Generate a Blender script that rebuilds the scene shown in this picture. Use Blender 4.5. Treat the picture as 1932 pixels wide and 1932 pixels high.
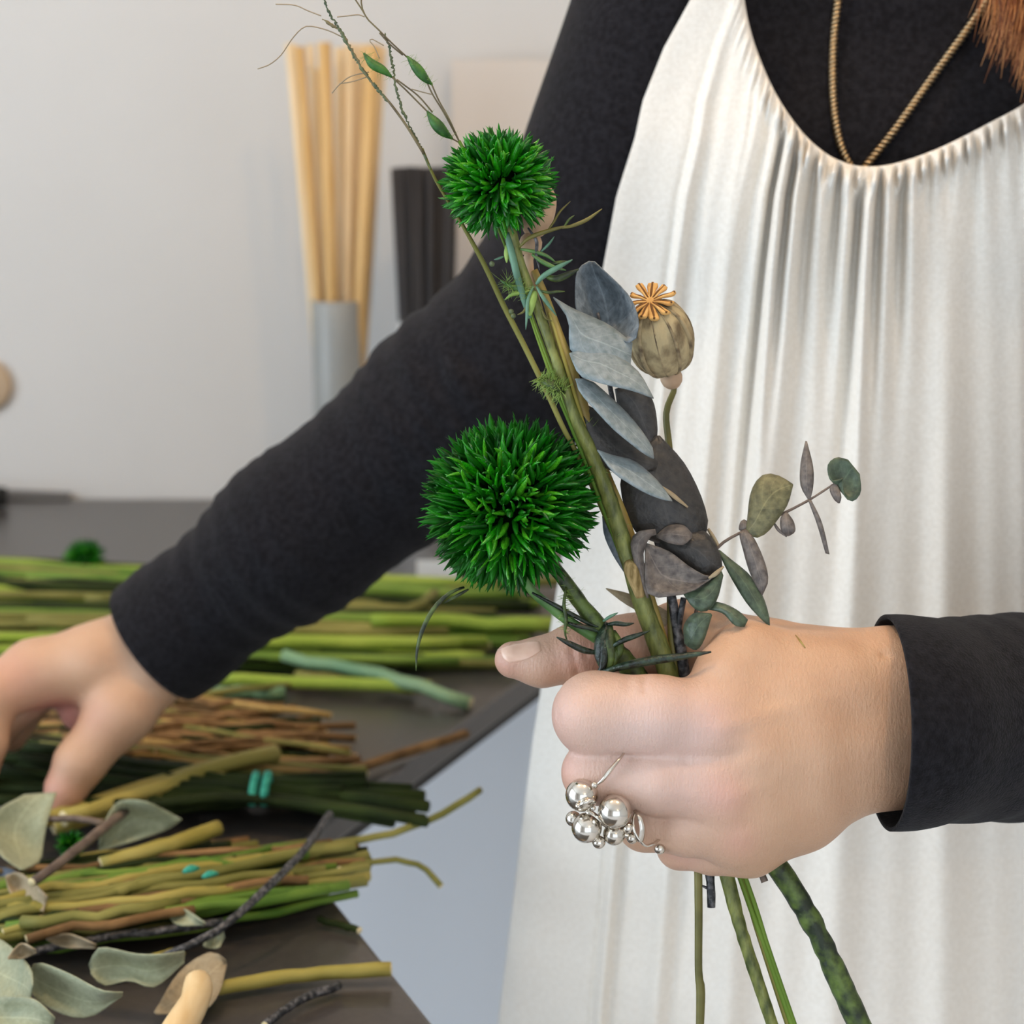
import bpy, bmesh, math, random
import numpy as np
from mathutils import Vector, Matrix

for _o in list(bpy.data.objects):
    bpy.data.objects.remove(_o, do_unlink=True)
SC = bpy.context.scene
COL = SC.collection
rng = np.random.default_rng(7)
random.seed(7)

# ------------------------------------------------------------------ camera
FPX = 3750.0                      # focal length in pixels of the 1932 px frame
PITCH = math.radians(12.3)
CAM = np.array([0.0, 0.0, 1.25])
RIGHT = np.array([1.0, 0.0, 0.0])
UP = np.array([0.0, math.sin(PITCH), math.cos(PITCH)])
FWD = np.array([0.0, math.cos(PITCH), -math.sin(PITCH)])
cam_data = bpy.data.cameras.new('camera')
cam = bpy.data.objects.new('camera', cam_data)
COL.objects.link(cam)
cam.location = CAM
cam.rotation_euler = (math.pi / 2 - PITCH, 0, 0)
cam_data.sensor_width = 36.0
cam_data.lens = 36.0 * FPX / 1932.0
cam_data.clip_start = 0.02
cam_data.dof.use_dof = True
cam_data.dof.focus_distance = 0.755
cam_data.dof.aperture_fstop = 11.5
SC.camera = cam

# ------------------------------------------------------------------ world, light, exposure
SC.view_settings.view_transform = 'Standard'
SC.view_settings.look = 'None'
SC.view_settings.gamma = 1.0
SC.view_settings.use_curve_mapping = False
SC.view_settings.exposure = -0.27
SC.cycles.use_denoising = True
SC.cycles.max_bounces = 8
world = bpy.data.worlds.new('overcast_sky')
SC.world = world
world.use_nodes = True
_bg = world.node_tree.nodes['Background']
_bg.inputs[0].default_value = (0.80, 0.88, 1.0, 1)
_bg.inputs[1].default_value = 1.0


def area_light(name, loc, target, sx, sy, power, color):
    l = bpy.data.lights.new(name, 'AREA')
    l.shape = 'RECTANGLE'
    l.size, l.size_y = sx, sy
    l.energy = power
    l.color = color
    o = bpy.data.objects.new(name, l)
    COL.objects.link(o)
    o.location = loc
    o.rotation_euler = (Vector(target) - Vector(loc)).to_track_quat('-Z', 'Z').to_euler()
    return o


# daylight entering by the tall window in the left wall and by the shop window behind the camera
area_light('daylight_left_window', (-2.62, 0.0, 1.3), (0.0, 0.0, 1.3), 2.4, 2.4, 116.0, (0.74, 0.87, 1.0))
area_light('daylight_shop_window', (0.6, -3.12, 1.3), (0.6, 0.0, 1.3), 3.4, 2.4, 44.0, (0.76, 0.88, 1.0))

# ------------------------------------------------------------------ geometry helpers


def W(px, py, d):
    """point at depth d (metres along the lens axis) seen at pixel px, py"""
    return CAM + d * FWD + (px - 966.0) / FPX * d * RIGHT + (966.0 - py) / FPX * d * UP


def WA(px, py, d):
    """W for whole arrays"""
    px, py, d = (np.asarray(q, float)[..., None] for q in (px, py, d))
    return CAM + d * FWD + (px - 966.0) / FPX * d * RIGHT + (966.0 - py) / FPX * d * UP


def B(px, py, z):
    """point near the bouquet: z in 0.2 mm steps behind the plane 0.75 m from the lens"""
    return W(px, py, 0.75 + z / 5000.0)


TABLE_Z = 0.83


def T(px, py, h=0.0):
    """point at height h over the worktop seen at pixel px, py"""
    v = FWD + (px - 966.0) / FPX * RIGHT + (966.0 - py) / FPX * UP
    return CAM + v * ((TABLE_Z + h - CAM[2]) / v[2])


ORIGIN = {}


def tag(o, label=None, cat=None, group=None, kind=None):
    if label: o['label'] = label
    if cat: o['category'] = cat
    if group: o['group'] = group
    if kind: o['kind'] = kind
    return o


def empty(name, loc, label, cat, group=None):
    o = bpy.data.objects.new(name, None)
    o.empty_display_size = 0.01
    COL.objects.link(o)
    o.location = loc
    ORIGIN[o.name] = np.array(loc, float)
    return tag(o, label, cat, group)


def mesh(name, verts, faces, mats, parent=None, smooth=True, midx=None, origin=None, label=None):
    verts = np.asarray(verts, float)
    if parent is not None:
        org = ORIGIN[parent.name]
    elif origin is not None:
        org = np.array(origin, float)
    else:
        org = np.array([verts[:, 0].mean(), verts[:, 1].mean(), verts[:, 2].min()])
    me = bpy.data.meshes.new(name)
    me.from_pydata((verts - org).tolist(), [], [list(map(int, f)) for f in faces])
    if not isinstance(mats, (list, tuple)):
        mats = [mats]
    for m in mats:
        me.materials.append(m)
    if smooth:
        me.polygons.foreach_set('use_smooth', [True] * len(me.polygons))
    if midx is not None:
        me.polygons.foreach_set('material_index', midx)
    me.update()
    o = bpy.data.objects.new(name, me)
    COL.objects.link(o)
    if parent is not None:
        o.parent = parent
        ORIGIN[o.name] = org
    else:
        o.location = org
        ORIGIN[o.name] = org
    if label: o['label'] = label
    return o


class MB:
    """collects pieces of one mesh"""
    def __init__(self):
        self.v, self.f, self.m, self.n = [], [], [], 0

    def add(self, v, f, mi=0):
        v = np.asarray(v, float)
        self.v.append(v)
        self.f += [tuple(int(i) + self.n for i in q) for q in f]
        self.m += [mi] * len(f)
        self.n += len(v)

    def build(self, name, mats, parent=None, **k):
        return mesh(name, np.concatenate(self.v), self.f, mats, parent, midx=self.m, **k)


def box_vf(lo, hi):
    (a, b, c), (d, e, f) = lo, hi
    v = [(a, b, c), (d, b, c), (d, e, c), (a, e, c), (a, b, f), (d, b, f), (d, e, f), (a, e, f)]
    return v, [(0, 3, 2, 1), (4, 5, 6, 7), (0, 1, 5, 4), (1, 2, 6, 5), (2, 3, 7, 6), (3, 0, 4, 7)]


def box(name, lo, hi, mat, parent=None, bevel=0.0):
    v, f = box_vf(lo, hi)
    o = mesh(name, v, f, mat, parent, smooth=False)
    if bevel:
        md = o.modifiers.new('bevel', 'BEVEL')
        md.width = bevel
        md.segments = 2
    return o


def catmull(P, n):
    P = np.asarray(P, float)
    if len(P) == 2:
        t = np.linspace(0, 1, n)[:, None]
        return P[0] * (1 - t) + P[1] * t
    Q = np.vstack([2 * P[0] - P[1], P, 2 * P[-1] - P[-2]])
    seg = np.linalg.norm(np.diff(P[:, :3], axis=0), axis=1)
    cum = np.concatenate([[0], np.cumsum(seg)])
    out = []
    for s in np.linspace(0, cum[-1], n):
        i = min(np.searchsorted(cum, s, side='right') - 1, len(P) - 2)
        t = (s - cum[i]) / max(seg[i], 1e-12)
        a, b, c, d = Q[i], Q[i + 1], Q[i + 2], Q[i + 3]
        out.append(0.5 * (2 * b + (c - a) * t + (2 * a - 5 * b + 4 * c - d) * t * t + (3 * b - a - 3 * c + d) * t ** 3))
    return np.array(out)


def tube_vf(P, R, k=8, n=None, flat=1.0):
    """swept tube through P with radii R; returns verts, side faces, cap faces"""
    P = np.asarray(P, float)
    R = np.broadcast_to(np.asarray(R, float), (len(P),)) if np.ndim(R) < 2 else R
    if n:
        PR = catmull(np.hstack([P, np.asarray(R)[:, None]]), n)
        P, R = PR[:, :3], np.maximum(PR[:, 3], 1e-5)
    N = len(P)
    tan = np.gradient(P, axis=0)
    tan /= np.linalg.norm(tan, axis=1)[:, None] + 1e-12
    ref = np.array([0, 0, 1.0]) if abs(tan[0][2]) < 0.9 else np.array([1.0, 0, 0])
    u = np.cross(tan[0], ref)
    u /= np.linalg.norm(u)
    V = []
    ang = np.linspace(0, 2 * np.pi, k, endpoint=False)
    for i in range(N):
        u = u - tan[i] * np.dot(u, tan[i])
        u /= np.linalg.norm(u) + 1e-12
        w = np.cross(tan[i], u)
        V.append(P[i] + R[i] * (np.cos(ang)[:, None] * u + flat * np.sin(ang)[:, None] * w))
    V = np.concatenate(V)
    F = []
    for i in range(N - 1):
        for j in range(k):
            j2 = (j + 1) % k
            F.append((i * k + j, i * k + j2, (i + 1) * k + j2, (i + 1) * k + j))
    caps = [tuple(range(k))[::-1], tuple((N - 1) * k + j for j in range(k))]
    return V, F, caps


def tube(name, P, R, mats, parent=None, k=8, n=None, capmat=0, flat=1.0, **kw):
    V, F, C = tube_vf(P, R, k, n, flat)
    return mesh(name, V, F + C, mats, parent, midx=[0] * len(F) + [capmat] * 2, **kw)


def sphere_vf(c, r, nu=14, nv=9, scale=(1, 1, 1)):
    V = [(0, 0, 1)]
    for i in range(1, nv):
        a = math.pi * i / nv
        for j in range(nu):
            b = 2 * math.pi * j / nu
            V.append((math.sin(a) * math.cos(b), math.sin(a) * math.sin(b), math.cos(a)))
    V.append((0, 0, -1))
    V = np.array(V) * r * np.array(scale) + np.array(c)
    F = []
    for j in range(nu):
        F.append((0, 1 + j, 1 + (j + 1) % nu))
        for i in range(nv - 2):
            F.append((1 + i * nu + j, 1 + (i + 1) * nu + j, 1 + (i + 1) * nu + (j + 1) % nu, 1 + i * nu + (j + 1) % nu))
        b = 1 + (nv - 2) * nu
        F.append((b + j, len(V) - 1, b + (j + 1) % nu))
    return V, F


def lathe_vf(prof, axis_o, axis_d, k=24, rib=0.0, nrib=0):
    """profile [(r, t)] turned about an axis; rib: relative radial ribbing"""
    d = np.array(axis_d, float)
    d /= np.linalg.norm(d)
    u = np.cross(d, (0, 0, 1.0) if abs(d[2]) < 0.9 else (1.0, 0, 0))
    u /= np.linalg.norm(u)
    w = np.cross(d, u)
    V = []
    for r, t in prof:
        for j in range(k):
            a = 2 * math.pi * j / k
            rr = r * (1 + rib * math.cos(nrib * a)) if nrib else r
            V.append(np.array(axis_o) + d * t + rr * (math.cos(a) * u + math.sin(a) * w))
    F = []
    for i in range(len(prof) - 1):
        for j in range(k):
            F.append((i * k + j, i * k + (j + 1) % k, (i + 1) * k + (j + 1) % k, (i + 1) * k + j))
    F += [tuple(range(k))[::-1], tuple((len(prof) - 1) * k + j for j in range(k))]
    return np.array(V), F


def leaf(name, L, R, mat, parent, bulge=0.0, rows=12, cols=7, conv=None, thick=0.0005, wave=0.0, label=None):
    """blade spanned between two edge lines (pixel x, pixel y, depth); bulge bows it along the line of sight"""
    conv = conv or B
    L = catmull(np.array(L, float), rows)
    R = catmull(np.array(R, float), rows)
    V = []
    for i in range(rows):
        s = i / (rows - 1)
        for j in range(cols):
            u = j / (cols - 1)
            p = L[i] * (1 - u) + R[i] * u
            z = p[2] - bulge * math.sin(math.pi * u) * math.sin(math.pi * min(max(s, 0.04), 0.96)) + 0.06 * abs(bulge) * math.exp(-((u - .5) / .06) ** 2)
            z += wave * math.sin(s * 9 + u * 3)
            V.append(conv(p[0], p[1], z))
    F = []
    for i in range(rows - 1):
        for j in range(cols - 1):
            a = i * cols + j
            F.append((a, a + 1, a + cols + 1, a + cols))
    o = mesh(name, V, F, mat, parent, label=label)
    uvl = o.data.uv_layers.new(name='blade')
    uvs = np.zeros((len(o.data.loops), 2))
    li = np.zeros(len(o.data.loops), int)
    o.data.loops.foreach_get('vertex_index', li)
    uvs[:, 0] = (li % cols) / (cols - 1)
    uvs[:, 1] = (li // cols) / (rows - 1)
    uvl.data.foreach_set('uv', uvs.ravel())
    md = o.modifiers.new('thickness', 'SOLIDIFY')
    md.thickness = thick
    md.offset = 0
    return o


# ------------------------------------------------------------------ materials


def srgb(r, g, b):
    f = lambda c: (c / 255 / 12.92) if c / 255 <= 0.04045 else ((c / 255 + 0.055) / 1.055) ** 2.4
    return (f(r), f(g), f(b), 1.0)


def material(name, c1, c2=None, rough=0.5, scale=40.0, detail=3.0, bump=0.0, bscale=None, metal=0.0, spec=0.5,
             stretch=None, sheen=0.0, sss=0.0, emit=None, estr=0.0, trans=0.0, lo=0.35, hi=0.65, coat=0.0):
    m = bpy.data.materials.new(name)
    m.use_nodes = True
    nt = m.node_tree
    bs = nt.nodes['Principled BSDF']
    bs.inputs['Roughness'].default_value = rough
    bs.inputs['Metallic'].default_value = metal
    bs.inputs['Specular IOR Level'].default_value = spec
    bs.inputs['Base Color'].default_value = c1
    bs.inputs['Sheen Weight'].default_value = sheen
    bs.inputs['Coat Weight'].default_value = coat
    if sss:
        bs.inputs['Subsurface Weight'].default_value = sss
        bs.inputs['Subsurface Radius'].default_value = (1.0, 0.4, 0.22)
        bs.inputs['Subsurface Scale'].default_value = 0.006
    if trans:
        bs.inputs['Transmission Weight'].default_value = trans
    if emit:
        bs.inputs['Emission Color'].default_value = emit
        bs.inputs['Emission Strength'].default_value = estr
    tc = nt.nodes.new('ShaderNodeTexCoord')
    src = tc.outputs['Object']
    if stretch:
        mp = nt.nodes.new('ShaderNodeMapping')
        mp.inputs['Scale'].default_value = stretch
        nt.links.new(src, mp.inputs['Vector'])
        src = mp.outputs['Vector']
    if c2 is not None:
        nz = nt.nodes.new('ShaderNodeTexNoise')
        nz.inputs['Scale'].default_value = scale
        nz.inputs['Detail'].default_value = detail
        nt.links.new(src, nz.inputs['Vector'])
        rp = nt.nodes.new('ShaderNodeValToRGB')
        rp.color_ramp.elements[0].position = lo
        rp.color_ramp.elements[1].position = hi
        rp.color_ramp.elements[0].color = c1
        rp.color_ramp.elements[1].color = c2
        nt.links.new(nz.outputs['Fac'], rp.inputs['Fac'])
        nt.links.new(rp.outputs['Color'], bs.inputs['Base Color'])
    if bump:
        nb = nt.nodes.new('ShaderNodeTexNoise')
        nb.inputs['Scale'].default_value = bscale or scale
        nb.inputs['Detail'].default_value = 4.0
        nt.links.new(src, nb.inputs['Vector'])
        bp = nt.nodes.new('ShaderNodeBump')
        bp.inputs['Strength'].default_value = 1.0
        bp.inputs['Distance'].default_value = bump
        nt.links.new(nb.outputs['Fac'], bp.inputs['Height'])
        nt.links.new(bp.outputs['Normal'], bs.inputs['Normal'])
    return m


def leaf_material(name, c1, c2, rough=0.5, vein=0.16):
    """mottled blade with a pale midrib and side veins from the blade's own uv"""
    m = material(name, c1, c2, rough=rough, scale=380, detail=8, lo=0.26, hi=0.78, bump=0.0004, bscale=500)
    nt = m.node_tree
    bs = nt.nodes['Principled BSDF']
    rp = [n for n in nt.nodes if n.type == 'VALTORGB'][0]
    uv = nt.nodes.new('ShaderNodeUVMap')
    sep = nt.nodes.new('ShaderNodeSeparateXYZ')
    nt.links.new(uv.outputs['UV'], sep.inputs[0])

    def mth(op, a, b=None):
        n = nt.nodes.new('ShaderNodeMath')
        n.operation = op
        for k, x in enumerate((a, b)):
            if x is None: continue
            if isinstance(x, (int, float)): n.inputs[k].default_value = x
            else: nt.links.new(x, n.inputs[k])
        return n.outputs[0]
    au = mth('ABSOLUTE', mth('SUBTRACT', sep.outputs[0], 0.5))
    mid = mth('LESS_THAN', au, 0.018)
    side = mth('LESS_THAN', mth('ABSOLUTE', mth('SUBTRACT', mth('FRACT', mth('ADD', mth('MULTIPLY', sep.outputs[1], 6.0), mth('MULTIPLY', au, -3.2))), 0.5)), 0.035)
    fac = mth('MULTIPLY', mth('MAXIMUM', mid, mth('MULTIPLY', side, 0.5)), vein)
    mx = nt.nodes.new('ShaderNodeMix')
    mx.data_type = 'RGBA'
    nt.links.new(fac, mx.inputs[0])
    nt.links.new(rp.outputs['Color'], mx.inputs[6])
    mx.inputs[7].default_value = tuple(min(1, c * 2.2 + 0.03) for c in c2[:3]) + (1,)
    nt.links.new(mx.outputs[2], bs.inputs['Base Color'])
    bs.inputs['Sheen Weight'].default_value = 0.1
    return m


M = {}
M['wall'] = material('white_plaster', srgb(206, 204, 201), srgb(210, 208, 205), rough=0.85, scale=3, bump=0.0004, bscale=60)
M['ceiling'] = material('white_ceiling_paint', srgb(236, 234, 230), rough=0.9)
M['floor'] = material('pale_grey_floor', srgb(226, 227, 229), srgb(232, 232, 233), rough=0.5, scale=2)
M['frame'] = material('window_frame_paint', srgb(235, 235, 233), rough=0.5)
M['top'] = material('dark_worktop_laminate', srgb(62, 58, 56), srgb(70, 66, 63), rough=0.30, scale=260, bump=0.00004, bscale=700, spec=0.8)
M['panel'] = material('added_panel_white', srgb(240, 243, 247), rough=0.5)  # bluish white for the bright panel added under the table
M['shirt'] = material('black_jersey', srgb(19, 18, 21), srgb(32, 31, 35), rough=0.95, scale=320, bump=0.0006, bscale=900, sheen=0.05, spec=0.12)
M['linen'] = material('cream_linen', srgb(233, 228, 219), srgb(225, 219, 209), rough=0.95, scale=500, bump=0.00025, bscale=1100, spec=0.1, sheen=0.1)
M['trousers'] = material('dark_trouser_cloth', srgb(35, 36, 42), rough=0.9)
M['silver'] = material('polished_silver', srgb(222, 216, 206), srgb(200, 192, 180), rough=0.16, metal=1.0, scale=120, bump=0.00004, bscale=300)
M['gold'] = material('pale_gold_chain', srgb(188, 164, 128), rough=0.34, metal=1.0)
M['nail'] = material('nail', srgb(228, 184, 162), srgb(234, 194, 172), rough=0.22, scale=200, sss=0.1)
M['hair'] = material('copper_hair', srgb(120, 62, 26), srgb(196, 122, 62), rough=0.45, scale=60)
M['hairdark'] = material('dark_copper_hair', srgb(92, 46, 20), srgb(132, 72, 34), rough=0.45, scale=60)
M['hairlight'] = material('light_copper_hair', srgb(190, 122, 66), srgb(220, 160, 102), rough=0.4, scale=60)
M['stick'] = material('pale_wood_stick', srgb(220, 192, 148), srgb(230, 206, 168), rough=0.7, scale=20, stretch=(8, 8, 0.6))
M['stick2'] = material('amber_wood_stick', srgb(200, 160, 100), srgb(214, 178, 122), rough=0.7, scale=20, stretch=(8, 8, 0.6))
M['blackstick'] = material('black_reed', srgb(34, 31, 32), srgb(48, 44, 44), rough=0.7, scale=30, stretch=(8, 8, 0.6))
M['greyvase'] = material('grey_glazed_vase', srgb(138, 140, 138), srgb(150, 150, 146), rough=0.35, scale=8)
M['whitevase'] = material('white_porcelain', srgb(222, 220, 218), rough=0.35)
M['board'] = material('beige_board', srgb(212, 204, 196), rough=0.9)
M['bulb'] = material('warm_bulb_glass', (1, .8, .55, 1), emit=(1.0, 0.72, 0.42, 1), estr=40.0)
M['lampmetal'] = material('black_lamp_metal', srgb(30, 30, 30), rough=0.4, metal=0.6)
M['bract'] = material('emerald_bract', srgb(8, 74, 12), srgb(40, 138, 24), rough=0.34, scale=50, sss=0.0, lo=0.3, hi=0.75)
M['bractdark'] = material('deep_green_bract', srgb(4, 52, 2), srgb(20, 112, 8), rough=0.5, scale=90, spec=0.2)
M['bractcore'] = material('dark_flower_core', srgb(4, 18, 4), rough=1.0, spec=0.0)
M['stem'] = material('green_flower_stem', srgb(60, 70, 22), srgb(142, 146, 76), rough=0.45, scale=120, stretch=(2.4, 2.4, 1.0), bump=0.0005, bscale=260, lo=0.3, hi=0.74, detail=9)
M['stemdark'] = material('dark_hairy_stem', srgb(22, 36, 10), srgb(88, 108, 44), rough=0.5, scale=170, bump=0.0006, bscale=330, lo=0.4, hi=0.66, detail=6)
M['stemgold'] = material('golden_dry_stem', srgb(128, 104, 44), srgb(168, 148, 80), rough=0.55, scale=60, stretch=(4, 4, 0.5))
M['stemolive'] = material('olive_stem', srgb(86, 82, 28), srgb(120, 112, 54), rough=0.5, scale=60)
M['stemblue'] = material('blue_black_twig', srgb(22, 25, 30), srgb(112, 110, 112), rough=0.5, scale=420, lo=0.45, hi=0.72, bump=0.0003, bscale=400)
M['node'] = material('woody_node', srgb(112, 92, 46), srgb(186, 160, 110), rough=0.7, scale=160, stretch=(3, 3, .5))
M['needle'] = material('dark_needle_leaf', srgb(12, 24, 16), srgb(54, 76, 58), rough=0.32, scale=260, bump=0.0006, bscale=600, lo=.42, hi=.75)
M['needlegreen'] = material('mid_green_needle', srgb(54, 92, 40), srgb(96, 134, 72), rough=0.5, scale=90)
M['needleteal'] = material('teal_needle', srgb(62, 100, 80), srgb(98, 138, 112), rough=0.5, scale=90)
M['grass'] = material('grey_green_grass', srgb(58, 72, 48), srgb(98, 108, 72), rough=0.6, scale=120)
M['grassbrown'] = material('brown_grass_stalk', srgb(86, 74, 50), srgb(118, 108, 74), rough=0.6, scale=90)
M['spikelet'] = material('green_spikelet', srgb(22, 70, 14), srgb(58, 112, 36), rough=0.55, scale=300, stretch=(1, 1, 1))
M['fuzz'] = material('lime_fuzz', srgb(112, 142, 60), srgb(150, 176, 90), rough=0.6, scale=90)
M['awn'] = material('straw_awn', srgb(150, 134, 108), rough=0.6)
M['euc_pale'] = leaf_material('glaucous_leaf', srgb(104, 120, 122), srgb(152, 162, 166), 0.5)
M['euc_dark'] = leaf_material('charcoal_leaf', srgb(26, 25, 24), srgb(62, 58, 54), 0.45, 0.14)
M['euc_blue'] = leaf_material('blue_charcoal_leaf', srgb(70, 80, 88), srgb(126, 136, 142), 0.45)
M['euc_green'] = leaf_material('bottle_green_leaf', srgb(38, 52, 38), srgb(84, 102, 78), 0.42)
M['euc_olive'] = leaf_material('olive_leaf', srgb(70, 70, 44), srgb(130, 126, 88), 0.5)
M['euc_mauve'] = leaf_material('mauve_grey_leaf', srgb(62, 56, 54), srgb(126, 116, 108), 0.5)
M['euc_tan'] = leaf_material('tan_leaf', srgb(142, 126, 98), srgb(168, 152, 122), 0.6)
M['euc_sage'] = leaf_material('sage_leaf', srgb(136, 142, 112), srgb(164, 166, 136), 0.6)
M['twig'] = material('mauve_twig', srgb(84, 70, 62), srgb(120, 104, 92), rough=0.6, scale=120)
M['pod'] = material('poppy_capsule', srgb(104, 88, 62), srgb(184, 166, 126), rough=0.75, scale=90, detail=9, stretch=(1.6, 1.6, 0.9), bump=0.0006, bscale=240, lo=0.36, hi=0.56)
M['podseam'] = material('poppy_seam', srgb(98, 82, 62), srgb(168, 150, 114), rough=0.8, scale=220, detail=6, lo=.35, hi=.6)
M['podtan'] = material('tan_capsule', srgb(178, 146, 116), srgb(208, 178, 148), rough=0.7, scale=60)
M['crown'] = material('amber_pod_crown', srgb(196, 144, 76), srgb(226, 182, 112), rough=0.7, scale=200, bump=0.0002, bscale=500)
M['crownrib'] = material('brown_crown_ridge', srgb(112, 72, 30), rough=0.8)
M['t_green'] = material('leaf_green_cut_stem', srgb(78, 112, 34), srgb(128, 152, 62), rough=0.6, scale=12, spec=0.25)
M['t_lime'] = material('lime_cut_stem', srgb(128, 152, 46), srgb(166, 182, 78), rough=0.6, scale=12, spec=0.25)
M['t_olive'] = material('olive_cut_stem', srgb(100, 100, 44), srgb(152, 146, 80), rough=0.6, scale=14, spec=0.25)
M['t_teal'] = material('blue_green_cut_stem', srgb(86, 128, 92), srgb(138, 166, 122), rough=0.5, scale=10)
M['t_brown'] = material('russet_dry_stem', srgb(104, 78, 48), srgb(152, 118, 78), rough=0.75, scale=40, spec=0.2)
M['t_amber'] = material('amber_dry_stem', srgb(146, 116, 62), srgb(182, 152, 94), rough=0.75, scale=40, spec=0.2)
M['t_dark'] = material('forest_green_stem', srgb(20, 30, 8), srgb(46, 58, 20), rough=0.7, scale=20, spec=0.15)
M['t_yellow'] = material('yellow_olive_stem', srgb(142, 130, 58), srgb(178, 164, 92), rough=0.6, scale=14, spec=0.25)
M['pith'] = material('pale_cut_pith', srgb(208, 192, 146), srgb(222, 208, 166), rough=0.8, scale=90)
M['twine'] = material('turquoise_twine', srgb(34, 140, 118), srgb(64, 168, 140), rough=0.7, scale=300)
M['handle'] = material('pale_beech_handle', srgb(222, 186, 132), srgb(232, 202, 152), rough=0.45, scale=30, stretch=(6, 1, 6))
M['steel'] = material('brushed_steel', srgb(150, 152, 155), rough=0.3, metal=1.0)
M['hook'] = material('tan_wood', srgb(188, 164, 136), rough=0.8)
M['card'] = material('white_card', srgb(232, 232, 230), rough=0.8)
M['darkcloth'] = material('black_cloth_roll', srgb(26, 27, 25), rough=0.9)
M['bluegrey'] = leaf_material('slate_leaf', srgb(52, 60, 72), srgb(86, 96, 112), 0.5)

# skin: pinker and paler where vertex attributes say so (knuckles, webs; cool window light on the fingers put into the colour)
skin = bpy.data.materials.new('fair_skin')
skin.use_nodes = True
_nt = skin.node_tree
_bs = _nt.nodes['Principled BSDF']
_bs.inputs['Roughness'].default_value = 0.42
_bs.inputs['Specular IOR Level'].default_value = 0.55
_bs.inputs['Subsurface Weight'].default_value = 0.12
_bs.inputs['Subsurface Radius'].default_value = (1.0, 0.35, 0.2)
_bs.inputs['Subsurface Scale'].default_value = 0.004
_at = _nt.nodes.new('ShaderNodeAttribute')
_at.attribute_name = 'pink'
_tc = _nt.nodes.new('ShaderNodeTexCoord')
_n1 = _nt.nodes.new('ShaderNodeTexNoise')
_n1.inputs['Scale'].default_value = 55
_n1.inputs['Detail'].default_value = 8
_nt.links.new(_tc.outputs['Object'], _n1.inputs['Vector'])
_r1 = _nt.nodes.new('ShaderNodeValToRGB')
_r1.color_ramp.elements[0].color = srgb(190, 146, 114)
_r1.color_ramp.elements[1].color = srgb(206, 168, 138)
_nt.links.new(_n1.outputs['Fac'], _r1.inputs['Fac'])
_mx = _nt.nodes.new('ShaderNodeMix')
_mx.data_type = 'RGBA'
_nt.links.new(_at.outputs['Fac'], _mx.inputs[0])
_nt.links.new(_r1.outputs['Color'], _mx.inputs[6])
_mx.inputs[7].default_value = srgb(208, 146, 134)
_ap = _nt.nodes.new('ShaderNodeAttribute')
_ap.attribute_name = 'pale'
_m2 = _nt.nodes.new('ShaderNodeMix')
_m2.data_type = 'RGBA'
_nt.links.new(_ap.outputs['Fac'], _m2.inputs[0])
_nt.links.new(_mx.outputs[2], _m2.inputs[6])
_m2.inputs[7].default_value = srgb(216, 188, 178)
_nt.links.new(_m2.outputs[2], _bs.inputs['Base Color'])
_v = _nt.nodes.new('ShaderNodeTexVoronoi')
_v.inputs['Scale'].default_value = 900
_nt.links.new(_tc.outputs['Object'], _v.inputs['Vector'])
_n2 = _nt.nodes.new('ShaderNodeTexNoise')
_mp = _nt.nodes.new('ShaderNodeMapping')
_mp.inputs['Scale'].default_value = (3.2, 2.0, 0.8)
_nt.links.new(_tc.outputs['Object'], _mp.inputs['Vector'])
_n2.inputs['Scale'].default_value = 260
_n2.inputs['Detail'].default_value = 6
_n2.inputs['Roughness'].default_value = 0.65
_nt.links.new(_mp.outputs['Vector'], _n2.inputs['Vector'])
_ad = _nt.nodes.new('ShaderNodeMath')
_ad.operation = 'MULTIPLY_ADD'
_ad.inputs[1].default_value = 0.25
_nt.links.new(_v.outputs['Distance'], _ad.inputs[0])
_nt.links.new(_n2.outputs['Fac'], _ad.inputs[2])
_bp = _nt.nodes.new('ShaderNodeBump')
_bp.inputs['Distance'].default_value = 0.0006
_bp.inputs['Strength'].default_value = 0.7
_nt.links.new(_ad.outputs[0], _bp.inputs['Height'])
_nt.links.new(_bp.outputs['Normal'], _bs.inputs['Normal'])
M['skin'] = skin

glass = bpy.data.materials.new('window_glass')
glass.use_nodes = True
_nt = glass.node_tree
_nt.nodes.remove(_nt.nodes['Principled BSDF'])
_tr = _nt.nodes.new('ShaderNodeBsdfTransparent')
_gl = _nt.nodes.new('ShaderNodeBsdfGlossy')
_gl.inputs['Roughness'].default_value = 0.02
_ms = _nt.nodes.new('ShaderNodeMixShader')
_ms.inputs[0].default_value = 0.06
_nt.links.new(_tr.outputs[0], _ms.inputs[1])
_nt.links.new(_gl.outputs[0], _ms.inputs[2])
_nt.links.new(_ms.outputs[0], _nt.nodes['Material Output'].inputs['Surface'])
M['glass'] = glass

# ------------------------------------------------------------------ the room
X0, X1, Y0, Y1, H = -2.5, 2.6, -3.0, 2.0, 2.7


def struct(name, lo, hi, mat):
    return tag(box(name, lo, hi, mat), kind='structure')


tag(struct('floor', (X0 - .1, Y0 - .1, -0.1), (X1 + .1, Y1 + .1, 0), M['floor']), 'pale grey smooth floor of the workshop')
tag(struct('ceiling', (X0 - .1, Y0 - .1, H), (X1 + .1, Y1 + .1, H + .1), M['ceiling']), 'white ceiling of the workshop')
tag(struct('wall_back', (X0 - .1, Y1, 0), (X1 + .1, Y1 + .1, H), M['wall']), 'plain white wall behind the worktop')
tag(struct('wall_right', (X1, Y0, 0), (X1 + .1, Y1, H), M['wall']), 'plain white side wall')


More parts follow.
